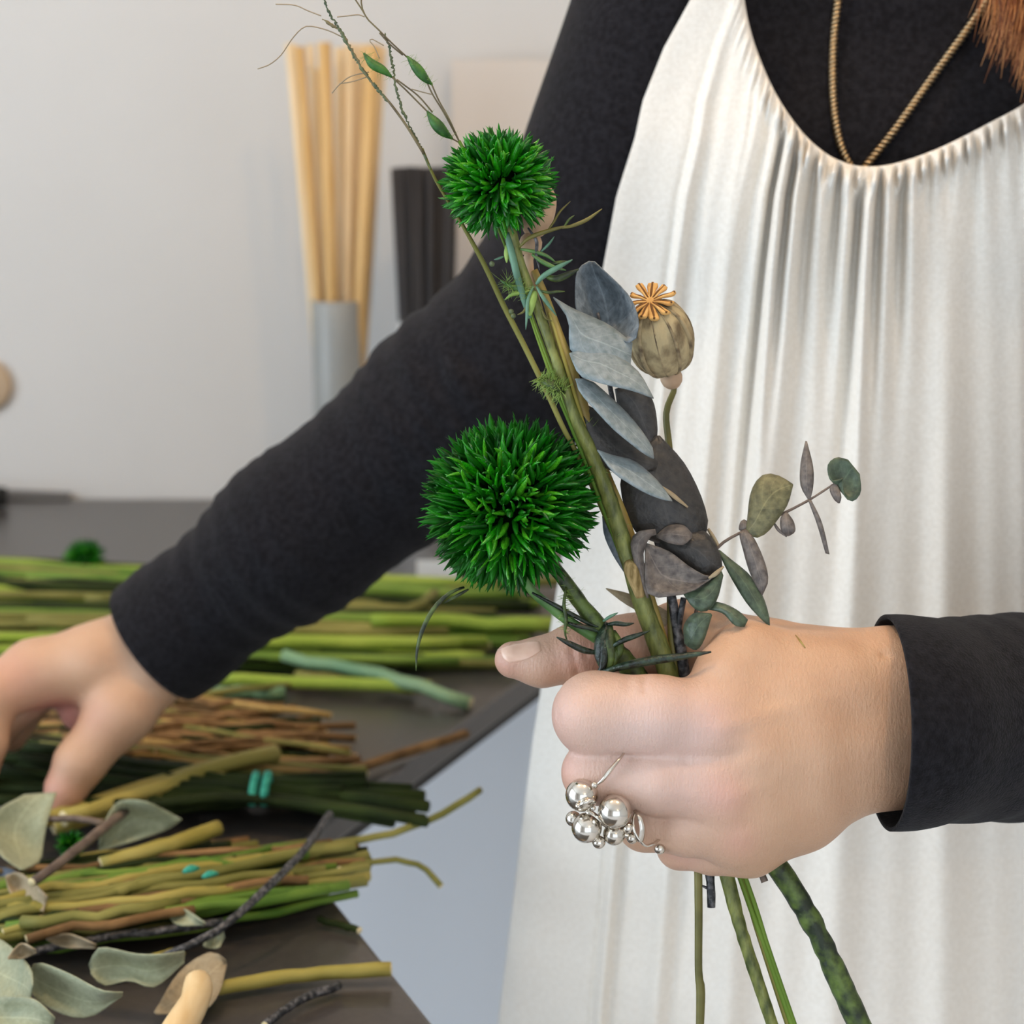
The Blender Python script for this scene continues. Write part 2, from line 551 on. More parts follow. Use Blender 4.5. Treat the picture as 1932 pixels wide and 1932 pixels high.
def window_wall(name, axis, c0, c1, lo, hi, wlo, whi, zlo, zhi, wn, label):
    """wall with one opening, the opening's frame and two panes; axis 0 = wall across x"""
    mb = MB()

    def piece(a0, a1, z0, z1):
        if axis == 0:
            v, f = box_vf((c0, a0, z0), (c1, a1, z1))
        else:
            v, f = box_vf((a0, c0, z0), (a1, c1, z1))
        return v, f
    for q in ((lo, wlo, 0, H), (whi, hi, 0, H), (wlo, whi, 0, zlo), (wlo, whi, zhi, H)):
        mb.add(*piece(*q))
    tag(mb.build(name, M['wall'], smooth=False), label, kind='structure')
    mid = (wlo + whi) / 2
    w = mesh(wn, *piece(wlo, whi, zlo - .03, zlo), M['frame'], smooth=False)
    tag(w, 'white framed window with two tall panes', kind='structure')
    t = 0.05
    for q in ((wlo, wlo + t, zlo, zhi), (whi - t, whi, zlo, zhi), (wlo + t, whi - t, zlo, zlo + t), (wlo + t, whi - t, zhi - t, zhi), (mid - t / 2, mid + t / 2, zlo + t, zhi - t)):
        mesh('window_frame', *piece(*q), M['frame'], w, smooth=False)
    cc = (c0 + c1) / 2
    for a0, a1 in ((wlo + t, mid - t / 2), (mid + t / 2, whi - t)):
        if axis == 0:
            v, f = box_vf((cc - .003, a0, zlo + t), (cc + .003, a1, zhi - t))
        else:
            v, f = box_vf((a0, cc - .003, zlo + t), (a1, cc + .003, zhi - t))
        mesh('pane', v, f, M['glass'], w, smooth=False)


window_wall('wall_left', 0, X0 - .1, X0, Y0, Y1, -1.2, 1.2, 0.1, 2.5, 'window_1', 'white side wall with a tall window')
window_wall('wall_front', 1, Y0 - .1, Y0, X0, X1, -1.1, 2.3, 0.1, 2.5, 'window_2', 'white front wall with a wide shop window')

# pendant lamps with warm bulbs
for (lx, ly, lz, pw, lab) in ((-0.36, 0.82, 2.30, 16.0, 'black pendant lamp with a warm bulb over the reaching arm'),
                              (0.36, 0.62, 2.30, 15.0, 'black pendant lamp with a warm bulb over the bouquet'),
                              (0.85, -1.6, 2.30, 9.0, 'black pendant lamp with a warm bulb near the shop window')):
    r = empty('pendant_lamp', (lx, ly, lz), lab, 'lamp', 'pendant lamps')
    tube('cord', [(lx, ly, lz + .1), (lx, ly, H)], 0.004, M['lampmetal'], r, k=6)
    V, F = lathe_vf([(.012, .10), (.02, .09), (.03, .06), (.032, .045)], (lx, ly, lz), (0, 0, 1), 16)
    mesh('socket', V, F, M['lampmetal'], r)
    V, F = sphere_vf((lx, ly, lz), .045, 18, 12)
    mesh('bulb', V, F, M['bulb'], r)
    l = bpy.data.lights.new('warm_bulb_light', 'POINT')
    l.energy = pw
    l.color = (1.0, 0.68, 0.38)
    l.shadow_soft_size = 0.05
    lo_ = bpy.data.objects.new('warm_bulb_light', l)
    COL.objects.link(lo_)
    lo_.location = (lx, ly, lz - .06)

# ------------------------------------------------------------------ worktop on legs, white panel added below to brighten the gap
_c = T(552, 1597)
_e1 = T(950, 1310) - _c
_e2 = T(820, 1932) - _c
_far = _c + _e1 * ((1.99 - _c[1]) / _e1[1])
_near = _c + _e2 * ((0.50 - _c[1]) / _e2[1])
outline = [(_c[0], _c[1]), (_far[0], _far[1]), (-1.7, 1.99), (-1.7, 0.50), (_near[0], _near[1])]


def prism(name, poly, z0, z1, mat, parent):
    n = len(poly)
    v = [(x, y, z0) for x, y in poly] + [(x, y, z1) for x, y in poly]
    f = [tuple(range(n))[::-1], tuple(range(n, 2 * n))] + [(i, (i + 1) % n, n + (i + 1) % n, n + i) for i in range(n)]
    f = [tuple(reversed(q)) for q in f]
    return mesh(name, v, f, mat, parent, smooth=False)


def inset(poly, d):
    out = []
    n = len(poly)
    for i in range(n):
        p0, p1, p2 = (np.array(poly[(i + k) % n]) for k in (-1, 0, 1))
        a, b = p1 - p0, p2 - p1
        na, nb = np.array([-a[1], a[0]]) / np.linalg.norm(a), np.array([-b[1], b[0]]) / np.linalg.norm(b)
        m = (na + nb) / (1 + na @ nb)
        out.append(tuple(p1 + m * d))
    return out


table = empty('work_table', (_c[0] - .5, _c[1] + .3, 0), 'dark topped angled work table strewn with cut stems and leaves', 'table')
_o = prism('worktop', outline, TABLE_Z - .018, TABLE_Z, M['top'], table)
_o['label'] = 'dark matt worktop'
_md = _o.modifiers.new('bevel', 'BEVEL'); _md.width = .003; _md.segments = 2
for k in range(5):
    p0, p1 = np.array(inset(outline, .05)[k]), np.array(inset(outline, .05)[(k + 1) % 5])
    e = (p1 - p0) / np.linalg.norm(p1 - p0)
    nn = np.array([-e[1], e[0]]) * .009
    p0, p1 = p0 + e * .02, p1 - e * .02
    prism('rail', [tuple(p0 - nn), tuple(p1 - nn), tuple(p1 + nn), tuple(p0 + nn)][::-1], TABLE_Z - .058, TABLE_Z - .018, M['lampmetal'], table)
_v, _f = box_vf((-1.6, 1.58, .0), (_c[0] + _e1[0] * ((1.58 - _c[1]) / _e1[1]) - .02, 1.60, TABLE_Z - .06))  # panel added to lighten the wall seen under the table
mesh('added_bright_panel', _v, _f, M['panel'], table, smooth=False)['label'] = 'white panel added under the table to brighten the gap'
for q in inset(outline, .05):
    V, F = box_vf((q[0] - .018, q[1] - .018, 0), (q[0] + .018, q[1] + .018, TABLE_Z - .018))
    mesh('leg', V, F, M['lampmetal'], table, smooth=False)

# ------------------------------------------------------------------ smooth solid modelling


def surface_nets(f, lo, hi, h):
    lo, hi = np.array(lo, float), np.array(hi, float)
    n = np.ceil((hi - lo) / h).astype(int) + 1
    ax = [lo[i] + h * np.arange(n[i]) for i in range(3)]
    V = np.empty(n, np.float32)
    for i0 in range(0, n[0], 24):
        G = np.stack(np.meshgrid(ax[0][i0:i0 + 24], ax[1], ax[2], indexing='ij'), -1)
        V[i0:i0 + 24] = f(G.reshape(-1, 3)).reshape(G.shape[:3])
    ins = V < 0
    cnt = np.zeros(n - 1, np.int16)
    for a in (0, 1):
        for b in (0, 1):
            for c in (0, 1):
                cnt += ins[a:n[0] - 1 + a, b:n[1] - 1 + b, c:n[2] - 1 + c]
    act = np.argwhere((cnt > 0) & (cnt < 8))
    idx = -np.ones(n - 1, np.int64)
    idx[tuple(act.T)] = np.arange(len(act))
    acc = np.zeros((len(act), 3))
    num = np.zeros(len(act))
    corners = [(a, b, c) for a in (0, 1) for b in (0, 1) for c in (0, 1)]
    for p in corners:
        for k in range(3):
            if p[k]: continue
            q = list(p); q[k] = 1
            v0 = V[tuple((act + p).T)]; v1 = V[tuple((act + q).T)]
            m = (v0 < 0) != (v1 < 0)
            t = np.where(m, v0 / np.where(m, v0 - v1, 1), 0)
            pos = np.tile(np.array(p, float), (len(act), 1))
            pos[:, k] += t
            acc += pos * m[:, None]
            num += m
    verts = lo + h * (act + acc / num[:, None])
    faces = []
    for k in range(3):
        a, b = (k + 1) % 3, (k + 2) % 3
        s0 = [slice(None)] * 3; s1 = [slice(None)] * 3
        s0[k] = slice(0, -1); s1[k] = slice(1, None)
        A, Bq = ins[tuple(s0)], ins[tuple(s1)]
        e = np.argwhere(A != Bq)
        e = e[(e[:, a] > 0) & (e[:, b] > 0) & (e[:, a] < n[a] - 1) & (e[:, b] < n[b] - 1)]
        da = np.zeros(3, int); da[a] = 1
        db = np.zeros(3, int); db[b] = 1
        q = np.stack([idx[tuple((e - da - db).T)], idx[tuple((e - db).T)], idx[tuple(e.T)], idx[tuple((e - da).T)]], 1)
        flip = ~A[tuple(e.T)]
        q[flip] = q[flip][:, ::-1]
        faces.append(q)
    return verts, np.concatenate(faces)


def smin(a, b, k):
    h = np.clip(0.5 + 0.5 * (b - a) / k, 0, 1)
    return b * (1 - h) + a * h - k * h * (1 - h)


def cap(p, a, b, ra, rb):
    a, b = np.asarray(a), np.asarray(b)
    ba = b - a
    t = np.clip(((p - a) @ ba) / (ba @ ba), 0, 1)
    return np.linalg.norm(p - a - t[:, None] * ba, axis=1) - (ra + (rb - ra) * t)


def chain(p, pts, k):
    d = None
    for (a, ra), (b, rb) in zip(pts[:-1], pts[1:]):
        c = cap(p, a, b, ra, rb)
        d = c if d is None else smin(d, c, k)
    return d


def PX(*pts):
    """bouquet hand points: (px, py, z, radius px)"""
    return [(B(x, y, z), r * (0.75 + z / 5000) / FPX) for x, y, z, r in pts]


def PD(*pts):
    """points: (px, py, depth m, radius px)"""
    return [(W(x, y, d), r * d / FPX) for x, y, d, r in pts]


# --- the fist that holds the bouquet
h_palm = [PX((1350, 1362, 8, 74), (1500, 1335, 40, 80), (1690, 1290, 95, 78)),
          PX((1366, 1490, 2, 68), (1520, 1420, 26, 80), (1690, 1370, 88, 84)),
          PX((1388, 1570, 16, 60), (1520, 1500, 40, 72), (1605, 1440, 74, 76), (1690, 1425, 100, 78)),
          PX((1416, 1598, 46, 50), (1510, 1540, 70, 58), (1600, 1455, 95, 68), (1690, 1440, 115, 66)),
          PX((1440, 1480, 85, 70), (1600, 1400, 115, 80)),
          PX((1286, 1424, 14, 54), (1420, 1420, 6, 72)), PX((1318, 1528, 22, 48), (1430, 1525, 18, 62)),
          PX((1372, 1272, 44, 64), (1412, 1250, 76, 74), (1560, 1280, 80, 80)),
          PX((1690, 1262, 112, 74), (1790, 1280, 125, 76)),
          PX((1690, 1440, 115, 66), (1790, 1420, 125, 72))]
h_thumb = [PX((1660, 1266, 125, 74), (1450, 1244, 172, 74), (1290, 1200, 196, 66), (1180, 1218, 200, 55), (1088, 1233, 198, 55), (1022, 1249, 192, 45), (968, 1245, 186, 35))]
h_fing = [PX((1350, 1362, 8, 74), (1240, 1352, -6, 76), (1124, 1348, 2, 79), (1138, 1346, 100, 64), (1180, 1338, 185, 56), (1270, 1325, 215, 48)),
          PX((1366, 1490, 2, 68), (1240, 1476, -6, 60), (1120, 1458, 14, 57), (1128, 1456, 120, 50), (1200, 1450, 195, 46), (1280, 1445, 215, 42)),
          PX((1388, 1570, 16, 58), (1300, 1564, 18, 50), (1216, 1556, 44, 48), (1218, 1552, 130, 44), (1280, 1545, 195, 40)),
          PX((1416, 1598, 46, 50), (1345, 1604, 62, 44), (1282, 1598, 92, 40), (1290, 1595, 160, 36), (1340, 1590, 195, 33))]
# tendons, veins and skin folds: (line, width px, height in 0.2 mm)
h_lines = [(PX((1385, 1500, -60, 0), (1480, 1450, -50, 0), (1620, 1385, 10, 0)), 13, 9.0),
           (PX((1360, 1375, -66, 0), (1480, 1340, -40, 0), (1620, 1300, 10, 0)), 15, 7.0),
           (PX((1400, 1575, -44, 0), (1500, 1515, -25, 0), (1600, 1440, 0, 0)), 12, 8.0),
           (PX((1430, 1560, -20, 0), (1510, 1490, -40, 0), (1590, 1460, -5, 0)), 8, 5.0),
           (PX((1520, 1400, -50, 0), (1600, 1440, 0, 0), (1660, 1440, 20, 0)), 8, 4.5)]
h_folds = [(PX((1300, 1540, -20, 0), (1380, 1545, -32, 0), (1480, 1505, -24, 0)), 16, 9.0), (PX((1310, 1606, 20, 0), (1390, 1620, 10, 0), (1460, 1590, 20, 0)), 12, 7.0),
           (PX((1300, 1432, -56, 0), (1370, 1428, -66, 0), (1460, 1400, -44, 0)), 16, 6.0), (PX((1060, 1300, 10, 0), (1056, 1350, -40, 0), (1062, 1390, 0, 0)), 6, 2.5),
           (PX((1186, 1268, -20, 0), (1184, 1300, -66, 0)), 7, 8.0),
           (PX((1215, 1272, -20, 0), (1216, 1306, -60, 0)), 6, 5.0),
           (PX((1245, 1275, -10, 0), (1244, 1310, -60, 0)), 6, 4.5),
           (PX((1675, 1240, 30, 0), (1682, 1380, 10, 0), (1676, 1460, 30, 0)), 7, 5.0),
           (PX((1664, 1230, 30, 0), (1668, 1330, 10, 0)), 6, 4.0),
           (PX((1084, 1190, 170, 0), (1080, 1230, 140, 0), (1090, 1270, 150, 0)), 7, 5.5),
           (PX((1110, 1190, 170, 0), (1104, 1235, 140, 0)), 7, 5.0),
           (PX((1375, 1180, 60, 0), (1400, 1230, 20, 0), (1420, 1290, 0, 0)), 8, 4.0),
           (PX((1350, 1215, 60, 0), (1372, 1250, 20, 0), (1390, 1300, 0, 0)), 7, 4.0)]


def line_dist(p, pts):
    d = None
    for (a, _), (b, _) in zip(pts[:-1], pts[1:]):
        c = cap(p, a, b, 0, 0)
        d = c if d is None else np.minimum(d, c)
    return d


def sdf_fist(p):
    palm = None
    for c in h_palm:
        d = chain(p, c, .006)
        palm = d if palm is None else smin(palm, d, .012)
    th = chain(p, h_thumb[0], .004)
    palm = smin(palm, th, .007)
    f = None
    for c in h_fing:
        d = chain(p, c, .0035)
        f = d if f is None else smin(f, d, .0016)
    # broad pads of the fist's far side stay apart from the thumb
    out = smin(palm, f, .0055)
    for ln, w, a in h_lines:
        out = out - a * 0.0002 * np.exp(-(line_dist(p, ln) / (w * .0002)) ** 2)
    for ln, w, a in h_folds:
        out = out + a * 0.0002 * np.exp(-(line_dist(p, ln) / (w * .0002)) ** 2)
    return out


# --- the reaching hand
DR = 1.125
r_palm = [PD((360, 1170, DR + .02, 88), (300, 1212, DR + .01, 84), (180, 1252, DR, 74), (66, 1270, DR - .004, 62)),
          PD((330, 1240, DR + .01, 64), (290, 1275, DR, 58), (228, 1342, DR - .008, 60)),
          PD((200, 1262, DR + .02, 70), (95, 1275, DR + .022, 56)),
          PD((150, 1300, DR + .016, 58), (150, 1345, DR + .012, 36)),
          PD((360, 1170, DR + .02, 88), (520, 1060, DR, 100))]
r_thumb = PD((228, 1342, DR - .008, 60), (150, 1440, DR - .016, 46), (122, 1492, DR - .018, 36), (112, 1512, DR - .018, 26))
r_fing = [PD((66, 1270, DR - .004, 62), (-22, 1318, DR - .02, 52), (-30, 1400, DR - .024, 43), (-44, 1485, DR - .02, 33)),
          PD((96, 1268, DR + .022, 56), (48, 1322, DR + .022, 40), (-40, 1400, DR + .02, 38), (-60, 1470, DR + .02, 30)),
          PD((130, 1262, DR + .045, 54), (40, 1320, DR + .05, 40), (-30, 1410, DR + .04, 34)),
          PD((160, 1250, DR + .06, 48), (70, 1310, DR + .07, 36), (20, 1390, DR + .06, 30))]


def sdf_reach(p):
    d = None
    for c in r_palm:
        e = chain(p, c, .006)
        d = e if d is None else smin(d, e, .010)
    d = smin(d, chain(p, r_thumb, .006), .008)
    f = None
    for c in r_fing:
        e = chain(p, c, .004)
        f = e if f is None else smin(f, e, .0016)
    return smin(d, f, .006)


def bounds(chains, pad):
    P = np.array([q[0] for c in chains for q in c])
    R = max(q[1] for c in chains for q in c)
    return P.min(0) - R - pad, P.max(0) + R + pad


lo, hi = bounds(h_palm + h_thumb + h_fing, .006)
fist_v, fist_f = surface_nets(sdf_fist, lo, hi, .00108)
lo, hi = bounds(r_palm + [r_thumb] + r_fing, .006)
reach_v, reach_f = surface_nets(sdf_reach, lo, hi, .0022)

# --- the rest of the body, coarse, under the clothes
XC = 0.185
SHR = W(1318, -140, 1.0)             # shoulder of the reaching arm
ELR = W(1022, 664, 1.06)
WRR = W(300, 1212, DR + .01)
SHL = np.array([0.315, 1.06, 1.30])
ELL = W(2290, 1335, .935)
WRL = B(1690, 1362, 110)


def sdf_torso(p, g):
    d = cap(p, (XC - .05, 1.075, 1.20), (XC + .06, 1.075, 1.20), .092 + g, .092 + g)
    d = smin(d, cap(p, (XC - .035, 1.09, 1.02), (XC + .045, 1.09, 1.02), .086 + g, .086 + g), .08)
    d = smin(d, cap(p, (XC - .05, 1.10, .86), (XC + .06, 1.10, .86), .098 + g, .098 + g), .08)
    d = smin(d, cap(p, SHR + (.03, .02, -.01), SHL, .05 + g, .05 + g), .05)
    d = smin(d, cap(p, (XC + .012, 1.09, 1.30), (XC + .012, 1.075, 1.40), .06 + g, .05 + g), .04)
    return d


def sdf_body(p):
    d = sdf_torso(p, 0)
    d = smin(d, cap(p, SHR, ELR, .040, .036), .03)
    d = smin(d, cap(p, ELR, WRR, .036, .022), .02)
    d = smin(d, cap(p, SHL, ELL, .040, .036), .03)
    d = smin(d, cap(p, ELL, WRL, .034, .024), .02)
    # neck and head
    hx = XC + .012
    d = smin(d, cap(p, (hx, 1.085, 1.36), (hx, 1.07, 1.46), .050, .047), .03)
    d = smin(d, cap(p, (hx, 1.06, 1.56), (hx, 1.07, 1.585), .072, .078), .03)
    d = smin(d, cap(p, (hx, 1.02, 1.475), (hx, 1.02, 1.53), .036, .055), .03)
    d = smin(d, cap(p, (hx, .975, 1.56), (hx, .962, 1.525), .007, .012), .012)
    d = smin(d, cap(p, (hx - .022, .978, 1.482), (hx + .022, .978, 1.482), .008, .008), .012)
    for s in (-1, 1):
        d = smin(d, cap(p, (hx + s * .078, 1.07, 1.555), (hx + s * .076, 1.065, 1.52), .012, .009), .008)
        hip = np.array([XC + s * .075, 1.10, .86])
        d = smin(d, cap(p, hip, (XC + s * .08, 1.08, .48), .078, .052), .04)
        d = smin(d, cap(p, (XC + s * .08, 1.08, .48), (XC + s * .085, 1.12, .07), .052, .033), .02)
        d = smin(d, cap(p, (XC + s * .085, 1.13, .035), (XC + s * .10, .96, .028), .032, .026), .02)
    return d


body_v, body_f = surface_nets(sdf_body, (-.25, .70, -.02), (.50, 1.30, 1.70), .010)
pv = np.concatenate([fist_v, reach_v, body_v])
pf = np.concatenate([fist_f, reach_f + len(fist_v), body_f + len(fist_v) + len(reach_v)])
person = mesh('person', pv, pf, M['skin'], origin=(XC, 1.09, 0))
tag(person, 'person in a black long-sleeved top and cream gathered apron, holding the bouquet', 'person')
pink = np.zeros(len(pv))
for x, y, z, r, a in ((1335, 1366, -70, 46, .4), (1366, 1500, -68, 42, .45), (1392, 1582, -42, 36, .4), (1060, 1350, -20, 60, .5), (1072, 1455, -10, 50, .5),
                      (1300, 1480, -60, 60, .3), (950, 1250, 160, 40, .45), (1080, 1240, 150, 50, .4), (1190, 1270, 30, 40, .6), (1290, 1600, 60, 50, .4), (1160, 1220, 150, 60, .5), (1250, 1350, -80, 90, .25)):
    pink += a * np.exp(-(np.linalg.norm(pv - B(x, y, z), axis=1) / (r * .0002)) ** 2)
for x, y, d, r, a in ((100, 1300, DR, 40, .7), (120, 1340, DR, 50, .8), (60, 1320, DR, 45, .6), (110, 1500, DR - .02, 50, .8), (20, 1280, DR - .02, 60, .4), (130, 1385, DR, 30, .9), (190, 1350, DR - .02, 40, .3)):
    pink += a * np.exp(-(np.linalg.norm(pv - W(x, y, d), axis=1) / (r * d / FPX)) ** 2)
pale = np.zeros(len(pv))  # window light and sheen on the fingers, painted as paler skin
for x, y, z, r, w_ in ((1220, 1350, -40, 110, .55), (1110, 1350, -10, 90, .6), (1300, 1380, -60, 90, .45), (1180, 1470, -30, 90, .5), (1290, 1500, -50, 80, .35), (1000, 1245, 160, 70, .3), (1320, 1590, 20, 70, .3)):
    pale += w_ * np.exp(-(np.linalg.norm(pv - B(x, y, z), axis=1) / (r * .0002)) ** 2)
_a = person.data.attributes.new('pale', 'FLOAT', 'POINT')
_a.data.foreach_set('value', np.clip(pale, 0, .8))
_a = person.data.attributes.new('pink', 'FLOAT', 'POINT')
_a.data.foreach_set('value', np.clip(pink, 0, 1))


def hit(f, px, py, d0, d1):
    """first depth where the sight line meets a solid"""
    d = d0
    for _ in range(200):
        v = float(f(W(px, py, d)[None])[0])
        if v < 1e-5 or d > d1: break
        d += max(v * .9, 1e-5)
    return d


# thumb nail lying on the thumb's surface
_L = catmull([(938, 1226), (950, 1217), (978, 1209), (1004, 1206), (1022, 1210)], 9)
_R = catmull([(945, 1240), (957, 1250), (968, 1254), (1000, 1245), (1026, 1226)], 9)
_V, _F = [], []
for i in range(9):
    for j in range(7):
        q = _L[i] * (1 - j / 6) + _R[i] * (j / 6)
        d = hit(sdf_fist, q[0], q[1], .70, .84)
        if d > .83: d = .785
        edge = min(i, 8 - i, j, 6 - j)
        _V.append(W(q[0], q[1], d - (.00045 if edge > 0 else -.0003)))
for i in range(8):
    for j in range(6):
        a = i * 7 + j
        _F.append((a, a + 1, a + 8, a + 7))
_n = mesh('thumbnail', _V, _F, M['nail'], person, label='pale pink thumbnail')
_md = _n.modifiers.new('thickness', 'SOLIDIFY'); _md.thickness = .0006

# --- black top
ax_r = (WRR - ELR) / np.linalg.norm(WRR - ELR)
ax_l = (WRL - ELL) / np.linalg.norm(WRL - ELL)


SLEEVE_FOLDS = [(PD((764, 628, 1.03, 0), (830, 690, 1.02, 0), (935, 800, 1.03, 0)), .006, .0042), (PD((790, 600, 1.03, 0), (880, 680, 1.015, 0), (990, 790, 1.02, 0)), .005, .003),
                (PD((800, 645, 1.03, 0), (870, 715, 1.012, 0), (960, 805, 1.02, 0)), .006, -.0035), (PD((700, 690, 1.04, 0), (780, 780, 1.03, 0), (870, 900, 1.04, 0)), .006, .0025),
                (PD((1090, 120, .97, 0), (1120, 260, .96, 0), (1130, 420, .97, 0)), .006, .002), (PD((1130, 60, .965, 0), (1165, 220, .955, 0)), .006, .002)]


def sdf_chest(p):
    d = sdf_torso(p, .008)
    # the reaching arm
    a = cap(p, SHR, ELR, 172 * 1.0 / FPX, 168 * 1.06 / FPX)
    f1 = W(880, 772, 1.075); f2 = W(560, 1010, 1.10); f3 = W(330, 1188, DR + .008); f4 = W(180, 1300, DR + .02)
    f = chain(p, [(ELR, 176 * 1.06 / FPX), (f1, 184 * 1.075 / FPX), (f2, 146 * 1.10 / FPX), (f3, 116 * 1.13 / FPX), (f4, 116 * 1.13 / FPX)], .02)
    t = ((p - ELR) @ ax_r)
    s = p @ np.array([.6, .3, .74])
    f = f - .0013 * np.sin(t * 330 + 2.5 * np.sin(s * 50) + np.sin(s * 120)) * np.exp(-((t - .05) / .07) ** 2)
    f = f - .0010 * np.sin(t * 420 + 3 * np.sin(s * 40)) * np.exp(-((t - .20) / .06) ** 2)
    a = smin(a, f, .035)
    for ln, wd, am in SLEEVE_FOLDS:
        a = a + am * np.exp(-(line_dist(p, ln) / wd) ** 2)
    return smin(d, a, .045)


def sdf_shirt(p):
    d = sdf_chest(p)
    s = p @ np.array([.6, .3, .74])
    # the arm behind the fist
    b = cap(p, SHL, ELL, .05, .047)
    w0 = B(1690, 1363, 108); w1 = W(1600, 1364, .760)
    g = cap(p, ELL, w0, .050, .0395)
    g = smin(g, cap(p, w0, w1, .0395, .0395), .01)
    t2 = ((p - w0) @ ax_l)
    g = g - .0008 * np.sin(t2 * 260 + 3 * np.sin(s * 60)) * np.exp(-((t2 + .08) / .05) ** 2)
    b = smin(b, g, .03)
    return smin(d, b, .04)


sh_v, sh_f = surface_nets(sdf_shirt, (-.235, .68, .74), (.43, 1.24, 1.43), .0042)
bm = bmesh.new()
_me = bpy.data.meshes.new('tmp')
_me.from_pydata(sh_v.tolist(), [], sh_f.tolist())
bm.from_mesh(_me)
bpy.data.meshes.remove(_me)


def cut(bm, co, no, radius):
    """open the sleeve at a plane, only near co; keeps the side the normal points away from"""
    co, no = Vector(co), Vector(no).normalized()
    faces = [f for f in bm.faces if (f.calc_center_median() - co).length < radius]
    geom = list({v for f in faces for v in f.verts}) + list({e for f in faces for e in f.edges}) + faces
    bmesh.ops.bisect_plane(bm, geom=geom, plane_co=co, plane_no=no, clear_outer=True)


_c1 = B(1672, 1362, 110)
_nl = (B(1600, 1362, 96) - B(1690, 1362, 112))
_nl = np.cross(B(1640, 1362, 262) - B(1704, 1362, -45), B(1668, 1560, 110) - B(1668, 1180, 110))
if _nl @ (B(1500, 1362, 100) - _c1) < 0: _nl = -_nl
cut(bm, _c1, _nl, .09)
_c2 = W(292, 1216, DR + .008)
_nr = np.cross(W(352, 1298, DR) - W(234, 1138, DR), FWD + .25 * RIGHT)
if _nr @ (W(100, 1300, DR) - _c2) < 0: _nr = -_nr
cut(bm, _c2, _nr, .085)
# open neck and waist
cut(bm, (XC + .012, 1.08, 1.375), (0, -.35, 1), .11)
cut(bm, (XC, 1.09, .79), (0, 0, -1), .4)
shirt_me = bpy.data.meshes.new('shirt')
for v in bm.verts: v.co -= Vector((XC, 1.09, 0))
for f in bm.faces: f.smooth = True
bm.to_mesh(shirt_me)
bm.free()
shirt_me.materials.append(M['shirt'])
shirt = bpy.data.objects.new('shirt', shirt_me)
COL.objects.link(shirt)
shirt.parent = person
ORIGIN[shirt.name] = ORIGIN['person']
shirt['label'] = 'black long-sleeved jersey top'
_md = shirt.modifiers.new('thickness', 'SOLIDIFY'); _md.thickness = .0016; _md.offset = -1

# trousers
def sdf_trousers(p):
    d = cap(p, (XC - .05, 1.10, .86), (XC + .06, 1.10, .86), .102, .102)
    for s in (-1, 1):
        d = smin(d, cap(p, (XC + s * .075, 1.10, .84), (XC + s * .08, 1.09, .48), .088, .068), .04)
        d = smin(d, cap(p, (XC + s * .08, 1.09, .48), (XC + s * .085, 1.11, .09), .068, .058), .02)
    return d


tr_v, tr_f = surface_nets(sdf_trousers, (-.1, .9, .02), (.5, 1.30, 1.0), .010)
mesh('trousers', tr_v, tr_f, M['trousers'], person, label='dark trousers')

# --- cream apron: pixel lines of the cloth, laid on a front that curves round the body
_ey = np.array([-90, 0, 90, 190, 260, 370, 520, 800, 1060, 1400, 1932, 2700.])
_ex = np.array([0, 35, 85, 125, 140, 175, 203, 245, 280, 335, 400, 490.])
E = lambda y: np.interp(y, _ey, _ex) / 490.0
top_pts = np.array([(1337, -90), (1366, -90), (1392, -92), (1402, -20), (1412, 40), (1430, 100), (1458, 165), (1490, 218), (1524, 260), (1560, 290), (1590, 305), (1620, 313),
                    (1660, 313), (1700, 305), (1750, 288), (1800, 266), (1866, 232), (1932, 196), (1990, 150), (2030, 90), (2056, 0), (2070, -90), (2110, -90), (2150, -90)], float)
bot_x = np.interp(top_pts[:, 0], [1337, 1366, 1392, 1402, 1430, 1490, 1560, 1620, 1700, 1800, 1932, 2030, 2150], [850, 950, 1030, 1060, 1150, 1270, 1400, 1495, 1620, 1800, 2000, 2160, 2330])


def apron_y(x, z):
    dx = np.abs(x - XC)
    return 0.957 + 3.1 * np.minimum(dx, .2) ** 2 + .10 * np.maximum(0.0, z - 1.22) + .05 * np.maximum(0., dx - .1)


NS, NT = 640, 150
ts = catmull(np.hstack([top_pts, bot_x[:, None]]), NS)
seg = np.concatenate([[0], np.cumsum(np.linalg.norm(np.diff(ts[:, :2], axis=0), axis=1))])
tx, ty, bx = (ts[:, k][:, None] for k in range(3))
a = seg[:, None]
sin, exp = np.sin, np.exp
gather = np.interp(tx, [1392, 1440, 1500, 1930, 2010, 2060], [0, .25, 1, 1, .4, 0])
# pleat strength and spacing differ along the neckline: deep narrow pleats left of the centre, a flat stretch right of it
deep = np.interp(tx, [1392, 1450, 1480, 1640, 1700, 1740, 1932], [0, .3, 1, 1, .6, .3, .5])
fine = sin(a * 2 * np.pi / 25 + 1.4 * sin(a / 60 + 1.0)) + .45 * sin(a * 2 * np.pi / 15.5 + 2.0)
broad = sin(a * 2 * np.pi / 138 + 1.0 + sin(a / 150)) + .6 * sin(a * 2 * np.pi / 74 + 2.4)
t = np.linspace(0, 1, NT)[None, :] ** 1.5
y = ty + (2700 - ty) * t
g = (E(y) - E(ty)) / (1 - E(ty))
x = tx + (bx - tx) * g
dy = y - ty
band = exp(-((dy - 26) / 26) ** 2)
disp = gather * .0054 * fine * band * (1 - exp(-dy / 7.0))
